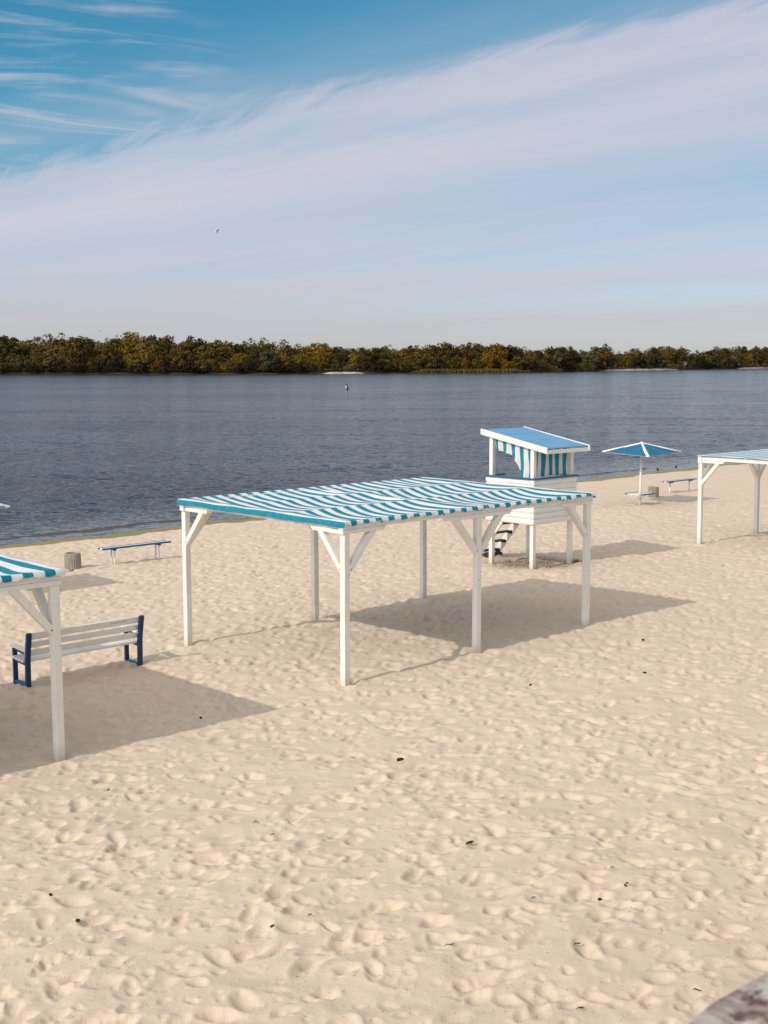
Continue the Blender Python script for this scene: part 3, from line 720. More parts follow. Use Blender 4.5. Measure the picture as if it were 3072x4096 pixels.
# ------------------------------------------------------------------ lifeguard tower
TU, TV = 11.42, 5.80; TW, TD = 1.50, 1.42          # leg to leg
FL, RAIL = 1.07, 2.27
tw = thing('lifeguard_tower', W(TU, TV, 0), YAW, 'white boarded lifeguard tower on legs with blue sloping roof and striped curtains', 'lifeguard tower')
def roofz(v): return 3.05 + (v+.5)*(.40/2.2)       # top surface, v from the front legs
for a in (0, TW):
    for c in (0, TD):
        bot = gz(TU+a, TV+c) - .4; top = roofz(c) - .13
        box('leg', (a, c, (bot+top)/2), (.115, .115, top-bot), tw, M_white)
E_ = .085                                          # boarding stands outside the legs
NB = 8; bh = (RAIL-.03-FL)/NB
def siding(p0, p1, outward):
    """eight round-faced boards between two plan points"""
    p0, p1 = Vector(p0), Vector(p1); L = (p1-p0).length; d = (p1-p0).normalized()
    for k in range(NB):
        bm = bmesh.new(); z = FL + k*bh; prof = []
        for j in range(7):
            t_ = j/6; prof.append((.012 + .030*math.sin(math.pi*(.06+.88*t_)), z + .003 + (bh-.006)*t_))
        sl = [(-.022, z + .003), (-.022, z+bh-.003)]
        ring = prof + sl[::-1]
        A = [bm.verts.new(p0 + outward*o + Vector((0, 0, zz))) for o, zz in ring]; Bv = [bm.verts.new(p1 + outward*o + Vector((0, 0, zz))) for o, zz in ring]
        n = len(ring)
        for i in range(n): bm.faces.new((A[i], A[(i+1) % n], Bv[(i+1) % n], Bv[i]))
        bm.faces.new(A[::-1]); bm.faces.new(Bv); bmesh.ops.recalc_face_normals(bm, faces=bm.faces)
        link('siding_board', to_mesh(bm, 'siding_board'), tw, M_whiteb)
x0, x1, y0, y1 = -E_, TW+E_, -E_, TD+E_
siding((x0-.010, y0, 0), (x1+.03, y0, 0), Vector((0, -1, 0)))
siding((x0, y0-.036, 0), (x0, y1+.03, 0), Vector((-1, 0, 0)))
siding((x1, y0+.024, 0), (x1, y1+.03, 0), Vector((1, 0, 0)))
siding((x0+.024, y1, 0), (x0+.66, y1, 0), Vector((0, 1, 0)))
box('floor_panel', (TW/2, TD/2, FL+.03), (TW+.10, TD+.10, .04), tw, M_whiteb)
rz_ = RAIL - .012
box('rail', (TW/2, y0-.015, rz_), (TW+2*E_+.14, .13, .035), tw, M_blue)
box('rail', (x0-.015, TD/2+.052, rz_), (.13, TD+2*E_-.03, .035), tw, M_blue)
box('rail', (x1+.015, TD/2+.052, rz_), (.13, TD+2*E_-.03, .035), tw, M_blue)
box('rail', (x0+.36, y1+.006, rz_), (.60, .12, .035), tw, M_blue)
# roof: corrugated sheet, barge boards, rafters
def roof_sheet():
    V = []; nu, nv = 102, 12; ua, ub_ = -.07, 1.60; va_, vb_ = -.50, 1.72
    for j in range(nv+1):
        v = va_ + (vb_-va_)*j/nv
        for i in range(nu+1):
            u = ua + (ub_-ua)*i/nu
            V.append((u, v, roofz(v) + .012*math.sin(u*2*math.pi/.075) + (.006 if v > 1.05 else 0)))
    return np_mesh('roof', np.array(V), grid_faces(nv+1, nu+1), True)
rs = link('roof', roof_sheet(), tw, M_sheet)
sm = rs.modifiers.new('thick', 'SOLIDIFY'); sm.thickness = .004
for uu in (-.095, 1.625):
    bm = bmesh.new(); w = .022; va_, vb_ = -.53, 1.75
    A = [(va_, roofz(va_)-.125), (vb_, roofz(vb_)-.125), (vb_, roofz(vb_)+.028), (va_, roofz(va_)+.028)]
    f1 = [bm.verts.new((uu-w, s, z)) for s, z in A]; f2 = [bm.verts.new((uu+w, s, z)) for s, z in A]
    bm.faces.new(f1); bm.faces.new(f2)
    for i in range(4): bm.faces.new((f1[i], f2[i], f2[(i+1) % 4], f1[(i+1) % 4]))
    bmesh.ops.bevel(bm, geom=list(bm.edges), offset=.012, segments=2, affect='EDGES')
    bmesh.ops.recalc_face_normals(bm, faces=bm.faces); link('barge_board', to_mesh(bm, 'barge_board'), tw, M_whiteb)
for v in (-.49, 1.71):
    box('fascia_board', (TW/2+.015, v, roofz(v)-.085), (1.66, .03, .10), tw, M_whiteb)
for v in (0, TD):
    box('roof_beam', (TW/2+.015, v, roofz(v)-.085), (1.66, .06, .09), tw, M_whiteb)
bm = bmesh.new()
for v in (.35, 1.06):
    for i in range(11):
        u = -.02 + i*.155; add_tube(bm, [(u, v, roofz(v)+.008), (u, v, roofz(v)+.026)], [.011, .008], 6)
bmesh.ops.recalc_face_normals(bm, faces=bm.faces); tag(link('roof_screws', to_mesh(bm, 'roof_screws'), rs, M_navy), kind='stuff')
# curtains
def curtain_front():
    n, k = 80, 24; V = []; S = []
    for j in range(k+1):
        f = j/k
        for i in range(n+1):
            t = i/n; u = .06 + (TW-.12)*t; zt_ = roofz(0) - .15; zb_ = RAIL + .012 + .03*math.sin(t*math.pi*3+.5)**2
            pinch = .06*math.sin(math.pi*f)*(1 if t > .5 else -1)*(abs(t-.5)*2)**3
            V.append((u - pinch, .0 + .018*math.sin(t*31+f*2)*(.4+f) + .012*math.sin(t*13), zb_ + (zt_-zb_)*f)); S.append(t*1.42+.05 + .015*math.sin(f*3+t*9))
    return np_mesh('curtain', np.array(V), grid_faces(k+1, n+1), True, {'stripe': np.array(S)})
def curtain_side():
    n, k = 80, 24; V = []; S = []
    for j in range(k+1):
        f = j/k
        for i in range(n+1):
            t = i/n; v = .06 + (TD-.12)*t; zt_ = roofz(v) - .15
            # lower hem: full height beside the front leg, swept up to a narrow valance
            full = RAIL + .012; short = zt_ - .30 + .03*t
            e = min(1, max(0, (t-.30)/.34)); e = math.sqrt(max(0, 1-(1-e)**2)) if e > 0 else 0
            zb_ = full + (short-full)*e if t > .30 else full
            V.append((.0 + .02*math.sin(t*26+f)*(.3+(1-f)) , v - (.06*(1-f) if t > .9 else 0), zb_ + (zt_-zb_)*f)); S.append(t*1.34 + .02 + .05*(1-f)*(1-t)*math.sin(f*4))
    return np_mesh('curtain', np.array(V), grid_faces(k+1, n+1), True, {'stripe': np.array(S)})
link('curtain', curtain_front(), tw, M_curtain); link('curtain', curtain_side(), tw, M_curtain)
# ladder on the water side
lad_u0, lad_u1 = .55, 1.32; fv, tv_ = 2.48, TD+.10; fz = gz(TU+.9, TV+2.45) + .06; tz = FL + .02
lad = beam('ladder', (lad_u0, fv, fz), (lad_u0, tv_, tz), .045, .19, tw, M_white); lad.name = 'ladder'
beam('stringer', (lad_u1, fv, fz), (lad_u1, tv_, tz), .045, .19, lad, M_white)
for k in range(4):
    f = .10 + k*.235; v = fv + (tv_-fv)*f; z = fz + (tz-fz)*f + .02
    box('step', ((lad_u0+lad_u1)/2, v, z), (lad_u1-lad_u0-.02, .20, .035), lad, M_step)
    for uu in (lad_u0+.042, lad_u1-.042): box('cleat', (uu, v, z-.043), (.035, .16, .045), lad, M_step, bev=0)
blk = thing('wooden_block', W(TU+.93, TV+2.22, 0), YAW+.15, 'dark wooden block in the sand under the lowest ladder step', 'block')
zb0 = gz(TU+.93, TV+2.22)+.08
box('log', (-.15, 0, zb0-.01), (.34, .22, .22), blk, M_darkwood, bev=.02); box('log', (.23, .03, zb0-.03), (.30, .20, .18), blk, M_darkwood, bev=.02)
# gravel and weeds below
r = np.random.RandomState(5); V = []; F = []
octa = np.array([(1, 0, 0), (0, 1, 0), (-1, 0, 0), (0, -1, 0), (0, 0, 1), (0, 0, -1)], float); of = [(0, 1, 4), (1, 2, 4), (2, 3, 4), (3, 0, 4), (1, 0, 5), (2, 1, 5), (3, 2, 5), (0, 3, 5)]
def scatter(n, fn, smin, smax):
    V = []; F = []
    for _ in range(n):
        u, v = fn(); p = W(u, v); z = gz(u, v) if True else 0
        s = r.uniform(smin, smax)*np.array([1, r.uniform(.6, 1), r.uniform(.4, .8)]); a = r.rand()*6.28
        q = octa*s; q = np.stack([q[:, 0]*math.cos(a)-q[:, 1]*math.sin(a), q[:, 0]*math.sin(a)+q[:, 1]*math.cos(a), q[:, 2]], 1) + np.array([p.x, p.y, z+.004])
        i = len(V); V += list(q); F += [tuple(k+i for k in f) for f in of]
    return np.array(V), np.array(F)
V, F = scatter(1500, lambda: (TU+.75+np.clip(r.randn()*.62, -1.3, 1.3), TV+.62+np.clip(r.randn()*.55, -1.2, 1.2)), .010, .028)
V[:, 2] -= .02
tag(link('gravel', np_mesh('gravel', V, F, False), None, M_pebble), 'loose brown gravel on the sand under the lifeguard tower', 'gravel', None, 'stuff')
m, nt, b = mat('weed_green', .8, .2); M_weed = m; b.inputs['Base Color'].default_value = (.07, .065, .015, 1)
bm = bmesh.new()
for k in range(60):
    u, v = TW+.22+r.randn()*.12, -.02+r.randn()*.07; h = r.uniform(.03, .10); a = r.rand()*6.28; zz = gz(TU+u, TV+v)
    p = W(TU+u, TV+v, zz); d = Vector((math.cos(a)*.05, math.sin(a)*.05, h)); e = Vector((-math.sin(a), math.cos(a), 0))*.012
    bm.faces.new([bm.verts.new(q) for q in (p-e, p+e, p+d)])
tag(link('weeds', to_mesh(bm, 'weeds'), None, M_weed), 'small tuft of weeds at the foot of the right tower leg', 'weeds')

# ------------------------------------------------------------------ beach umbrellas with tables
def corr_panel(A, B_, apex, n=26):
    """corrugated triangle: ridges run up the slope"""
    A, B_, apex = Vector(A), Vector(B_), Vector(apex); nrm = (B_-A).cross(apex-A).normalized(); V = []; m_ = 8
    for j in range(m_+1):
        f = j/m_ *.995
        for i in range(n*4+1):
            s = i/(n*4); p = A.lerp(B_, .5 + (s-.5)*(1-f)) + (apex - A.lerp(B_, .5))*f
            w = (.5 + (s-.5)*(1-f))*n
            V.append(p + nrm*.012*math.sin(2*math.pi*w))
    return np_mesh('roof_panel', np.array([tuple(v) for v in V]), grid_faces(m_+1, n*4+1), True)
def umbrella(u, v, extra, label):
    z0 = gz(u, v); root = thing('beach_umbrella', W(u, v, z0), YAW, label, 'beach umbrella', 'square metal beach umbrellas')
    s, ze, za = 1.06, 2.10+extra, 2.43+extra
    tilt = lambda p: (p[0] + .03*(p[2]/2.2), p[1] - .01*(p[2]/2.2), p[2] + .035*(p[0]+p[1]) *(p[2] > 1.5))
    tube('pole', [(0, 0, -.5), tilt((0, 0, 1.2)), tilt((0, 0, za-.03))], [.052, .048, .045], root, M_white, 14)
    cor = [tilt((a*s, c*s, ze)) for a, c in ((-1, -1), (1, -1), (1, 1), (-1, 1))]; ap = tilt((0, 0, za))
    for i in range(4): link('roof_panel', corr_panel(cor[i], cor[(i+1) % 4], ap, 19), root, M_sheet2)
    for i in range(4):
        p0 = Vector(cor[i]); p1 = Vector(ap); d = (p0-p1).normalized()
        bm = bmesh.new(); sd_ = Vector((-d.y, d.x, 0)).normalized(); up_ = Vector((0, 0, 1))
        ring = []
        for t, w in ((0, .05), (.5, .062), (1.01, .072)):
            c_ = p1.lerp(p0, t)
            ring.append([bm.verts.new(c_ + q) for q in (sd_*w - up_*.016, sd_*w*.5 + up_*.016, up_*.03, -sd_*w*.5 + up_*.016, -sd_*w - up_*.016)])
        for a_, b_ in zip(ring, ring[1:]):
            for k in range(4): bm.faces.new((a_[k], a_[k+1], b_[k+1], b_[k]))
        bm.faces.new(ring[-1]); bmesh.ops.recalc_face_normals(bm, faces=bm.faces); link('hip_cap', to_mesh(bm, 'hip_cap', True), root, M_white)
        beam('rafter', (p0.x*.04, p0.y*.04, ap[2]-.05), (p0.x*.97, p0.y*.97, p0.z-.035), .04, .04, root, M_white, 0)
        q0, q1 = Vector(cor[i]), Vector(cor[(i+1) % 4]); beam('edge_strip', q0.lerp(q1, .02)-Vector((0, 0, .022)), q0.lerp(q1, .98)-Vector((0, 0, .022)), .02, .022, root, M_conc, 0)
    bm = bmesh.new(); add_tube(bm, [(ap[0], ap[1], ap[2]-.0), (ap[0], ap[1], ap[2]+.035), (ap[0], ap[1], ap[2]+.05)], [.085, .07, .02], 12); bmesh.ops.recalc_face_normals(bm, faces=bm.faces); link('apex_cap', to_mesh(bm, 'apex_cap', True), root, M_white)
    ts = .43; tz_ = .455
    frm = bmesh.new()
    for a in (-1, 1):
        add_box(frm, (a*(ts-.06), 0, tz_-.035), (.04, 2*ts-.06, .03)); add_box(frm, (0, a*.12, tz_-.062), (2*ts-.06, .04, .024))
    fo = link('table', to_mesh(frm, 'table'), root, M_white)
    n = 6; w = 2*ts/n
    cols = (M_blue, M_white, M_white, M_white, M_white, M_blue)
    for k in range(n):
        c = -ts + w*(k+.5)
        if k in (2, 3):
            for sg in (-1, 1): box('plank', (sg*(ts/2+.04), c, tz_), (ts-.08, w-.012, .03), fo, cols[k])
        else: box('plank', (0, c, tz_), (2*ts, w-.012, .03), fo, cols[k])
    for a, c in ((1, 0), (-1, 0), (0, 1), (0, -1)):
        bm = bmesh.new(); add_tube(bm, [(a*.05, c*.05, .26), (a*.17, c*.17, .34), (a*.24, c*.24, tz_-.075)], [.012]*3, 6); bmesh.ops.recalc_face_normals(bm, faces=bm.faces); link('bracket', to_mesh(bm, 'bracket', True), root, M_white)
    return root
umbrella(27.2, 13.82, 0, 'blue and white pyramid beach umbrella with a square table round its white pole')
umbrella(-.85, 13.35, .10, 'beach umbrella at the left edge, only its white roof tip in view')

# ------------------------------------------------------------------ backless benches
def bench(u, v, label, legs, rz=0.):
    z0 = gz(u, v)-.01; root = thing('plank_bench', W(u, v, z0), YAW+rz, label, 'bench', 'backless plank benches near the water')
    L = 2.2; h = .50
    for k, mt in enumerate((M_blue, M_white, M_blue)):
        box('plank', (0, -.105+.105*k, h), (L, .098, .042), root, mt, bev=.008)
    for sx in (-.72, .72):
        box('crosspiece', (sx, 0, h-.042), (.07, .30, .038), root, M_navy)
        for sy in ((-.085, .085) if legs == 2 else (0,)):
            r0 = .024 if legs == 2 else .034
            tube('leg', [(sx + (.0 if legs == 2 else -.05*(1 if sx < 0 else .1)), sy*1.15, -.3), (sx, sy, h-.055)], [r0, r0], root, M_white, 8)
    return root
bench(5.48, 15.36, 'blue and white plank bench by the water beside the left litter bin', 2)
bench(19.95, 15.45, 'plank bench behind the middle canopy, only its white legs showing', 2)
bench(32.75, 15.75, 'blue and white plank bench by the water to the right of the pyramid umbrella', 1)

# ------------------------------------------------------------------ litter bins
def bin_(u, v, label):
    z0 = gz(u, v)-.02; root = thing('litter_bin', W(u, v, z0), YAW, label, 'litter bin', 'ribbed concrete litter bins')
    n = 96; r0 = .228; H_ = .455; V = []
    prof = [(0, .0, 1), (.02, .0, 1), (H_-.05, .0, 1), (H_-.015, -.004, .3), (H_, -.022, 0), (H_+.002, -.045, 0), (H_-.02, -.055, 0), (H_-.30, -.06, 0)]
    for z, dr, rib in prof:
        for k in range(n):
            a = 2*math.pi*k/n; q = (k % 4); rr = r0 + dr + z*(-.012) - rib*(.020 if q in (0,) else (.010 if q in (1, 3) else 0))
            V.append((rr*math.cos(a), rr*math.sin(a), z))
    F = [(j*n+k, j*n+(k+1) % n, (j+1)*n+(k+1) % n, (j+1)*n+k) for j in range(len(prof)-1) for k in range(n)]
    link('bin_body', np_mesh('bin_body', np.array(V), np.array(F), False), root, M_conc)
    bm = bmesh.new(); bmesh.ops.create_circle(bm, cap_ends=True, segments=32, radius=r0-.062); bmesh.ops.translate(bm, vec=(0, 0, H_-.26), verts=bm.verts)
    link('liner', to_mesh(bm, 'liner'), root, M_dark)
    return root
bin_(3.62, 15.55, 'ribbed concrete litter bin standing left of the plank bench by the water')
bin_(29.9, 15.1, 'ribbed concrete litter bin behind the table of the pyramid umbrella')

# ------------------------------------------------------------------ bench with back
bu, bv = -3.64, 3.82
bb = thing('backed_bench', W(bu, bv, gz(bu+1, bv)), YAW, 'long white slatted bench with back and dark blue end frames facing the river', 'bench')
BL = 2.14
def flat(name, pts, x, th, w, mt):
    """bar of given width bent along points (v,z) in a plane of constant u"""
    bm = bmesh.new(); prev = None; P = [Vector((x, a, b_)) for a, b_ in pts]
    for i, p in enumerate(P):
        d = (P[min(i+1, len(P)-1)] - P[max(i-1, 0)]).normalized(); nn = Vector((0, -d.z, d.y))
        ring = [bm.verts.new(p + Vector((sx*th/2, 0, 0)) + nn*sy*w/2) for sx, sy in ((-1, -1), (1, -1), (1, 1), (-1, 1))]
        if prev:
            for k in range(4): bm.faces.new((prev[k], prev[(k+1) % 4], ring[(k+1) % 4], ring[k]))
        else: bm.faces.new(ring)
        prev = ring
    bm.faces.new(prev); bmesh.ops.recalc_face_normals(bm, faces=bm.faces)
    bmesh.ops.bevel(bm, geom=list(bm.edges), offset=.004, segments=1, affect='EDGES')
    return link(name, to_mesh(bm, name), bb, mt)
for x in (0, BL):
    flat('rear_leg', [(.02, -.12), (.005, .42), (-.01, .56), (-.075, .90)], x, .085, .055, M_navy)
    flat('front_leg', [(.46, -.12), (.46, .575)], x, .075, .05, M_navy)
    flat('foot_bar', [(.036, .012), (.43, .012)], x, .07, .045, M_blue)
    flat('seat_support', [(.036, .365), (.43, .385)], x, .06, .05, M_navy)
    flat('arm_support', [(.03, .535), (.43, .57)], x, .06, .035, M_navy)
    box('armrest', (x, .265, .605), (.115, .56, .032), bb, M_white, Matrix.Rotation(R(3), 3, 'X'))
for k in range(4):
    box('seat_slat', (BL/2, .085+.105*k, .415+.006*k), (BL+.14, .088, .042), bb, M_whiteb, bev=.008)
for k, (v, z, h) in enumerate(((.048, .545, .10), (.018, .685, .10), (-.012, .83, .12))):
    box('back_slat', (BL/2, v, z), (BL+.07, .032, h), bb, M_whiteb, Matrix.Rotation(R(11), 3, 'X'), .006)
bm = bmesh.new(); xx = BL-.58                     # faint pencil scratches on the top slat, outer side
for k in range(15):
    h = rnd.uniform(.012, .03); add_box(bm, (xx, -.0375-.0, .835+rnd.uniform(-.004, .004)), (.004, .004, h), Matrix.Rotation(R(11), 3, 'X') @ Matrix.Rotation(rnd.uniform(-.5, .5), 3, 'Y')); xx += rnd.uniform(.015, .03)
link('pencil_scratches', to_mesh(bm, 'pencil_scratches'), bb, M_conc)

# ------------------------------------------------------------------ buoy, birds
m, nt, b = mat('buoy_dark', .6, .3); M_buoy = m; b.inputs['Base Color'].default_value = (.035, .018, .014, 1)
m, nt, b = mat('buoy_white', .6, .3); M_bwhite = m; b.inputs['Base Color'].default_value = (.7, .66, .58, 1)
m, nt, b = mat('buoy_rim', .7, .3); M_brim = m; b.inputs['Base Color'].default_value = (.22, .17, .14, 1)
bo = thing('river_buoy', (-8.37, 285.6, WZ), .3, 'dark conical navigation buoy with a pale panel floating in mid river', 'buoy')
tube('float', [(0, 0, -.2), (0, 0, .05), (0, 0, .16), (0, 0, .20)], [.5, .66, .66, .5], bo, M_brim, 18)
bm = bmesh.new()
for k in range(6):
    a = k*math.pi/3; add_tube(bm, [(.42*math.cos(a), .42*math.sin(a), .18), (.11*math.cos(a), .11*math.sin(a), 1.12)], [.035, .03], 6)
for z, r_ in ((.42, .34), (.72, .25), (1.1, .13)): add_tube(bm, [(0, 0, z-.02), (0, 0, z+.02)], [r_, r_], 12)
add_tube(bm, [(0, 0, .18), (0, 0, 1.0)], [.30, .08], 10)
bmesh.ops.recalc_face_normals(bm, faces=bm.faces); link('tower_frame', to_mesh(bm, 'tower_frame'), bo, M_buoy)
bm = bmesh.new(); f = [bm.verts.new(p) for p in ((-.46, -.26, .36), (-.16, -.40, .36), (-.08, -.16, .95), (-.17, -.10, .95))]; f2 = [bm.verts.new(v.co + Vector((.03, .06, 0))) for v in f]
bm.faces.new(f); bm.faces.new(f2[::-1])
for i in range(4): bm.faces.new((f[i], f2[i], f2[(i+1) % 4], f[(i+1) % 4]))
bmesh.ops.recalc_face_normals(bm, faces=bm.faces); link('panel', to_mesh(bm, 'panel'), bo, M_bwhite)
bm = bmesh.new()
for sx in (-1, 1): add_tube(bm, [(0, 0, 1.12), (sx*.2, 0, 1.27)], [.05, .04], 6)
bmesh.ops.recalc_face_normals(bm, faces=bm.faces); link('topmark', to_mesh(bm, 'topmark'), bo, M_buoy)

m, nt, b = mat('gull_feathers', .8, .2); M_gull = m
gz_ = N(nt, 'ShaderNodeAttribute'); gz_.attribute_name = 'dark'
nt.links.new(mixc(nt, gz_.outputs['Fac'], (.72, .74, .76), (.05, .055, .065)), b.inputs['Base Color'])
def gull_mesh(lt, rt_):
    V = []; F = []; A = []
    prof = [(-.21, .004, 0), (-.18, .022, .002), (-.13, .04, .008), (-.02, .062, .0), (.08, .05, -.004), (.15, .025, .004), (.24, .012, .012)]   # head at -x
    n = 8
    for x, r_, z in prof:
        for k in range(n): a = 2*math.pi*k/n; V.append((x, r_*.85*math.cos(a), z + r_*math.sin(a))); A.append(.15 if math.sin(a) > 0 else .55)
    F += [(j*n+k, j*n+(k+1) % n, (j+1)*n+(k+1) % n, (j+1)*n+k) for j in range(len(prof)-1) for k in range(n)]
    for (tip, dk) in ((lt, 0.0), (rt_, .9)):
        tip = Vector(tip); root_ = Vector((-.02, 0, .03)); elbow = root_.lerp(tip, .45) + Vector((-.05, 0, .05)); i = len(V)
        ch = [(root_, .15, .012), (root_.lerp(elbow, .5)+Vector((0, 0, .015)), .145, .012), (elbow, .13, .010), (elbow.lerp(tip, .5)+Vector((.0, 0, .012)), .10, .008), (tip, .015, .003)]
        for k, (p, c_, th) in enumerate(ch):
            for q in ((-.4*c_, 0), (0, th), (.6*c_, 0), (0, -th)): V.append((p.x+q[0], p.y, p.z+q[1])); A.append(.95 if k == 4 else dk)
        F += [(i+j*4+k, i+j*4+(k+1) % 4, i+(j+1)*4+(k+1) % 4, i+(j+1)*4+k) for j in range(4) for k in range(4)]
    return np_mesh('gull', np.array([tuple(v) for v in V]), np.array(F), True, {'dark': np.array(A)})
CAMP = Vector((0, 0, 5.185)); CMI = cam.matrix_world.to_3x3()
def at_px(xs, ys, dist): return CAMP + (CMI @ Vector(((xs-1536)/5000, (2048-ys)/5000, -1)))*dist
o = link('flying_gull', gull_mesh((-.30, .35, .20), (.34, -.30, .30)), None, M_gull); o.location = at_px(867, 930, 120)
tag(o, 'white gull with dark wing flying high left of the middle of the sky', 'gull')
o = link('flying_gull', gull_mesh((.14, .4, .26), (-.16, -.4, -.16)), None, M_gull); o.location = at_px(398, 1322, 190); o.rotation_euler = (0, R(-35), 0)
tag(o, 'tiny dark gull gliding just above the left treetops', 'gull')
o = link('flying_gull', gull_mesh((-.2, .3, .12), (.2, -.3, .14)), None, M_gull); o.location = at_px(1854, 944, 520)
tag(o, 'distant speck of a bird high in the pale cloud', 'bird')
o = link('flying_gull', gull_mesh((-.2, .3, .1), (.2, -.3, .16)), None, M_gull); o.location = at_px(1689, 1296, 520)
tag(o, 'distant speck of a bird low over the middle treetops', 'bird')
m, nt, b = mat('crow_feathers', .6, .3); M_crow = m; b.inputs['Base Color'].default_value = (.012, .011, .011, 1)
m, nt, b = mat('crow_legs', .6, .3); M_cleg = m; b.inputs['Base Color'].default_value = (.25, .22, .18, 1)
def crow(x, y, z, rz, label):
    root = thing('shore_bird', (x, y, z), rz, label, 'bird', 'dark birds wading at the water edge')
    bm = bmesh.new(); add_tube(bm, [(-.26, 0, .20), (-.14, 0, .22), (-.04, 0, .24), (.06, 0, .27), (.11, 0, .32), (.14, 0, .37), (.185, 0, .375), (.25, 0, .355)], [.012, .05, .085, .08, .052, .045, .035, .006], 8)
    bmesh.ops.recalc_face_normals(bm, faces=bm.faces); link('body', to_mesh(bm, 'body', True), root, M_crow)
    for sy in (-.035, .035): tube('leg', [(.02, sy, -.12), (0, sy, .09), (.01, sy, .20)], [.011, .010, .014], root, M_cleg, 6)
    root.scale = (.52, .60, .60)
crow(14.37, 65.36, -.50, 1.9, 'dark bird wading in the shallows behind the pyramid umbrella, left of the pair')
crow(15.69, 66.95, -.49, 1.1, 'dark bird at the water edge nearer the right pergola, right of the pair')

# ------------------------------------------------------------------ debris on the sand
def cone(x, y, s, label, nm='pine_cone', cat='pine cone'):
    bm = bmesh.new(); s *= .8; bmesh.ops.create_icosphere(bm, subdivisions=2, radius=s)
    for v in bm.verts:
        a = math.atan2(v.co.y, v.co.x); v.co *= 1 + .22*math.sin(a*5+v.co.z/s*6); v.co.z *= .8; v.co.x *= 1.25
    o = link(nm, to_mesh(bm, nm), None, M_debris); o.location = (x, y, gxy(x, y)+s*.6); o.rotation_euler = (rnd.uniform(-.4, .4), rnd.uniform(-.4, .4), rnd.uniform(0, 6))
    return tag(o, label, cat, 'dark cones and bits scattered on the sand')
for x, y, s, lb in ((.2, 15.76, .048, 'large dark pine cone on open sand below the middle pergola'), (-3.38, 14.79, .020, 'dark cone on the sand under the left pergola shadow tip'),
    (-3.22, 11.51, .018, 'small dark cone in the lower left foreground sand, upper of two'), (-2.81, 10.9, .024, 'dark cone in a footprint in the lower left foreground, lower of two'),
    (-1.02, 10.73, .020, 'dark cone low on the sand left of the picture centre'), (2.03, 11.32, .022, 'brown cone in the sand at lower right'),
    (4.76, 22.59, .030, 'dark cone just outside the middle shadow, upper of two on the right'), (4.25, 19.98, .028, 'dark cone right of the middle pergola, lower of two'),
    (2.33, 19.51, .024, 'small dark cone on the sand below the middle pergola shadow'), (-2.71, 17.92, .024, 'small dark cone lying in the left pergola shadow'),
    (2.3, 11.47, .014, 'tiny brown cone beside the brown one at lower right')):
    cone(x, y, s, lb)
def stick(x, y, L, ang, label, nm, cat, wd=.012):
    bm = bmesh.new(); add_tube(bm, [(-L/2, 0, 0), (-L*.2, .012, .012), (L*.15, -.01, .02), (L/2, .01, .012)], [wd*.3, wd*.7, wd, wd*.6], 6); bmesh.ops.recalc_face_normals(bm, faces=bm.faces)
    o = link(nm, to_mesh(bm, nm, True), None, M_darkwood); o.location = (x, y, gxy(x, y)+.012); o.rotation_euler = (0, 0, ang); return tag(o, label, cat)
stick(.89, 12.7, .10, .5, 'curled brown leaf stalk lying on the open foreground sand', 'dry_leaf', 'leaf', .016)
stick(.55, 10.26, .10, .2, 'thin forked twig on the lowest foreground sand', 'twig', 'twig', .006)
m, nt, b = mat('dry_leaf', .8, .2); M_dleaf = m; b.inputs['Base Color'].default_value = (.36, .15, .05, 1)
bm = bmesh.new(); f = [bm.verts.new(p) for p in ((-.03, 0, 0), (0, -.018, .012), (.035, 0, .004), (0, .02, .016))]; bm.faces.new(f)
f2 = [bm.verts.new(v.co - Vector((0, 0, .004))) for v in f]; bm.faces.new(f2[::-1])
o = link('autumn_leaf', to_mesh(bm, 'autumn_leaf'), None, M_dleaf); o.location = (-1.45, 13.46, gxy(-1.45, 13.46)+.015); tag(o, 'small orange autumn leaf on the sand left of centre', 'leaf')
m, nt, b = mat('bark_specks', .9, .1); M_speck = m
oi = N(nt, 'ShaderNodeNewGeometry'); nt.links.new(mixc(nt, oi.outputs['Random Per Island'], (.035, .018, .009), (.24, .14, .07)), b.inputs['Base Color'])
for x, y, L_, a, lb in (
    (1.39, 11.24, 0.045, 0.1, 'short brown stick lying flat below the picture centre on the right sand'),
    (2.31, 11.47, 0.05, 1.0, 'curved brown bark strip standing out on the right foreground sand'),
    (2.25, 11.89, 0.035, 0.3, 'small reddish brown twig above the curved bark strip'),
    (1.65, 10.24, 0.07, 0.2, 'thin bent straw stalk low on the right foreground sand'),
    (1.50, 9.13, 0.06, -0.05, 'dark straight twig near the bottom edge left of the parapet'),
    (2.46, 9.39, 0.07, -0.7, 'dark crooked twig in the sand just above the parapet corner'),
    (-0.69, 10.93, 0.04, 0.4, 'small dark stick on the foreground sand left of centre'),
    (-1.22, 13.05, 0.05, 0.2, 'thin brown twig on the sand in the middle of the left foreground')):
    stick(x, y, L_, a, lb, 'twig', 'twig', .007)
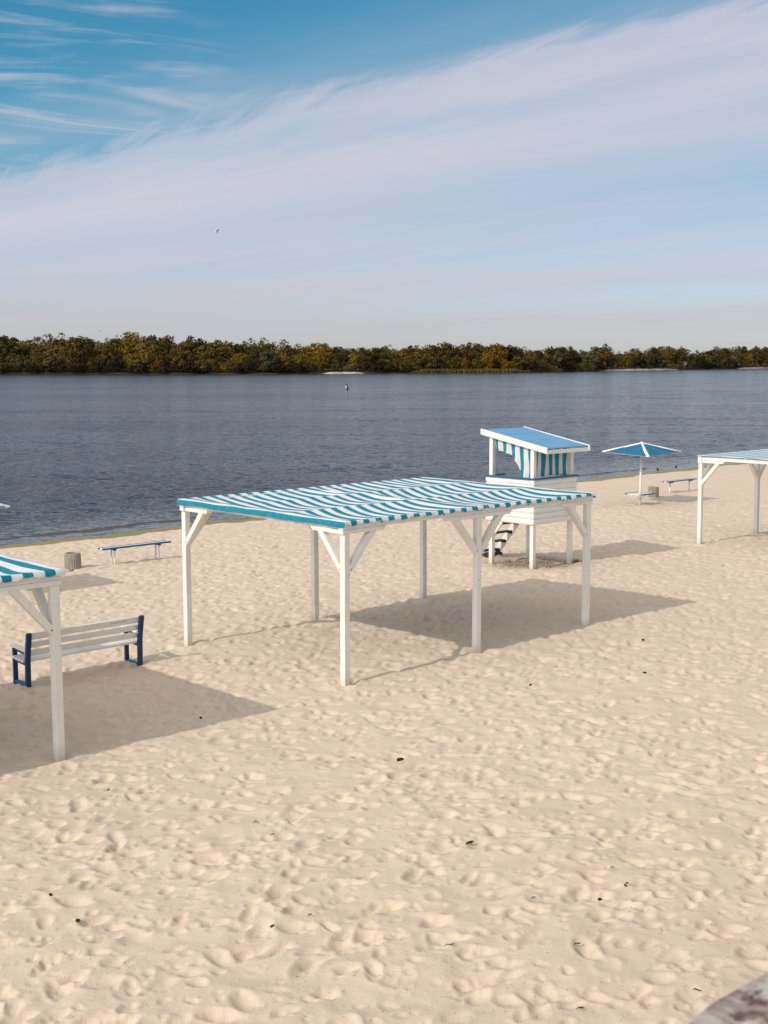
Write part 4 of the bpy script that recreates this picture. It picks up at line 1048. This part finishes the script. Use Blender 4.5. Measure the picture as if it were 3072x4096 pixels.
def spot():
    y = 8.5 + 20*r.rand()**1.8; x = y*(r.rand()*.7-.35); dx, dy = x-BX, y-BY
    return (dx*UX+dy*UY, -dx*UY+dy*UX)
V, F = scatter(2200, spot, .002, .0065)
V[:, 2] -= .001
tag(link('litter_specks', np_mesh('litter_specks', V, F, False), None, M_speck), 'tiny dark bits of bark and seeds strewn over the sand', 'debris', None, 'stuff')

# ------------------------------------------------------------------ embankment parapet and promenade behind it
m, nt, b = mat('granite', .85, .25); M_gran = m
gp = N(nt, 'ShaderNodeNewGeometry').outputs['Position']
n1 = noise(nt, gp, 13, 6, .65, .4); n2 = noise(nt, gp, 19, 5, .65, .3)
c = mixc(nt, mrange(nt, n1, .45, .58), (.56, .50, .44), (.34, .26, .23)); c = mixc(nt, mrange(nt, n2, .50, .60), c, (.13, .085, .08))
nt.links.new(c, b.inputs['Base Color']); bump(nt, b, n2, .6, .02)
RA = R(7); pw = thing('parapet_wall', W(-11.12 - 2.75*math.cos(RA) + .27*math.sin(RA), -13.9 - 2.75*math.sin(RA) - .27*math.cos(RA), .012), YAW + RA, 'rough grey granite parapet blurred in the bottom right corner', 'wall')
xx = -9.0
while xx < 16:
    L = rnd.uniform(1.0, 1.5); bm = bmesh.new(); add_box(bm, (xx+L/2, 0, 3.885), (L-.012, .56, .30))
    bmesh.ops.subdivide_edges(bm, edges=list(bm.edges), cuts=5, use_grid_fill=True)
    for v in bm.verts:
        p = v.co; n_ = .005*math.sin(p.x*17+p.z*9)+.006*math.sin(p.x*31+p.y*23)+.006*math.sin(p.y*41+p.x*47)
        v.co.z += n_; v.co.y += n_*1.2
        e = max(0, abs(p.y)-.24)/.04; v.co.z -= .010*e*e*(1 if p.z > 3.95 else 0)
    link('coping_stone', to_mesh(bm, 'coping_stone', True), pw, M_gran); xx += L
box('wall_body', (3.5, 0, 1.75), (25, .50, 3.99), pw, M_conc)
bm = bmesh.new(); add_box(bm, (*W(-10, -24, 0).xy, 3.42), (60, 19.2, .2), Matrix.Rotation(YAW, 3, 'Z'))
tag(link('promenade', to_mesh(bm, 'promenade'), None, M_conc), kind='structure')
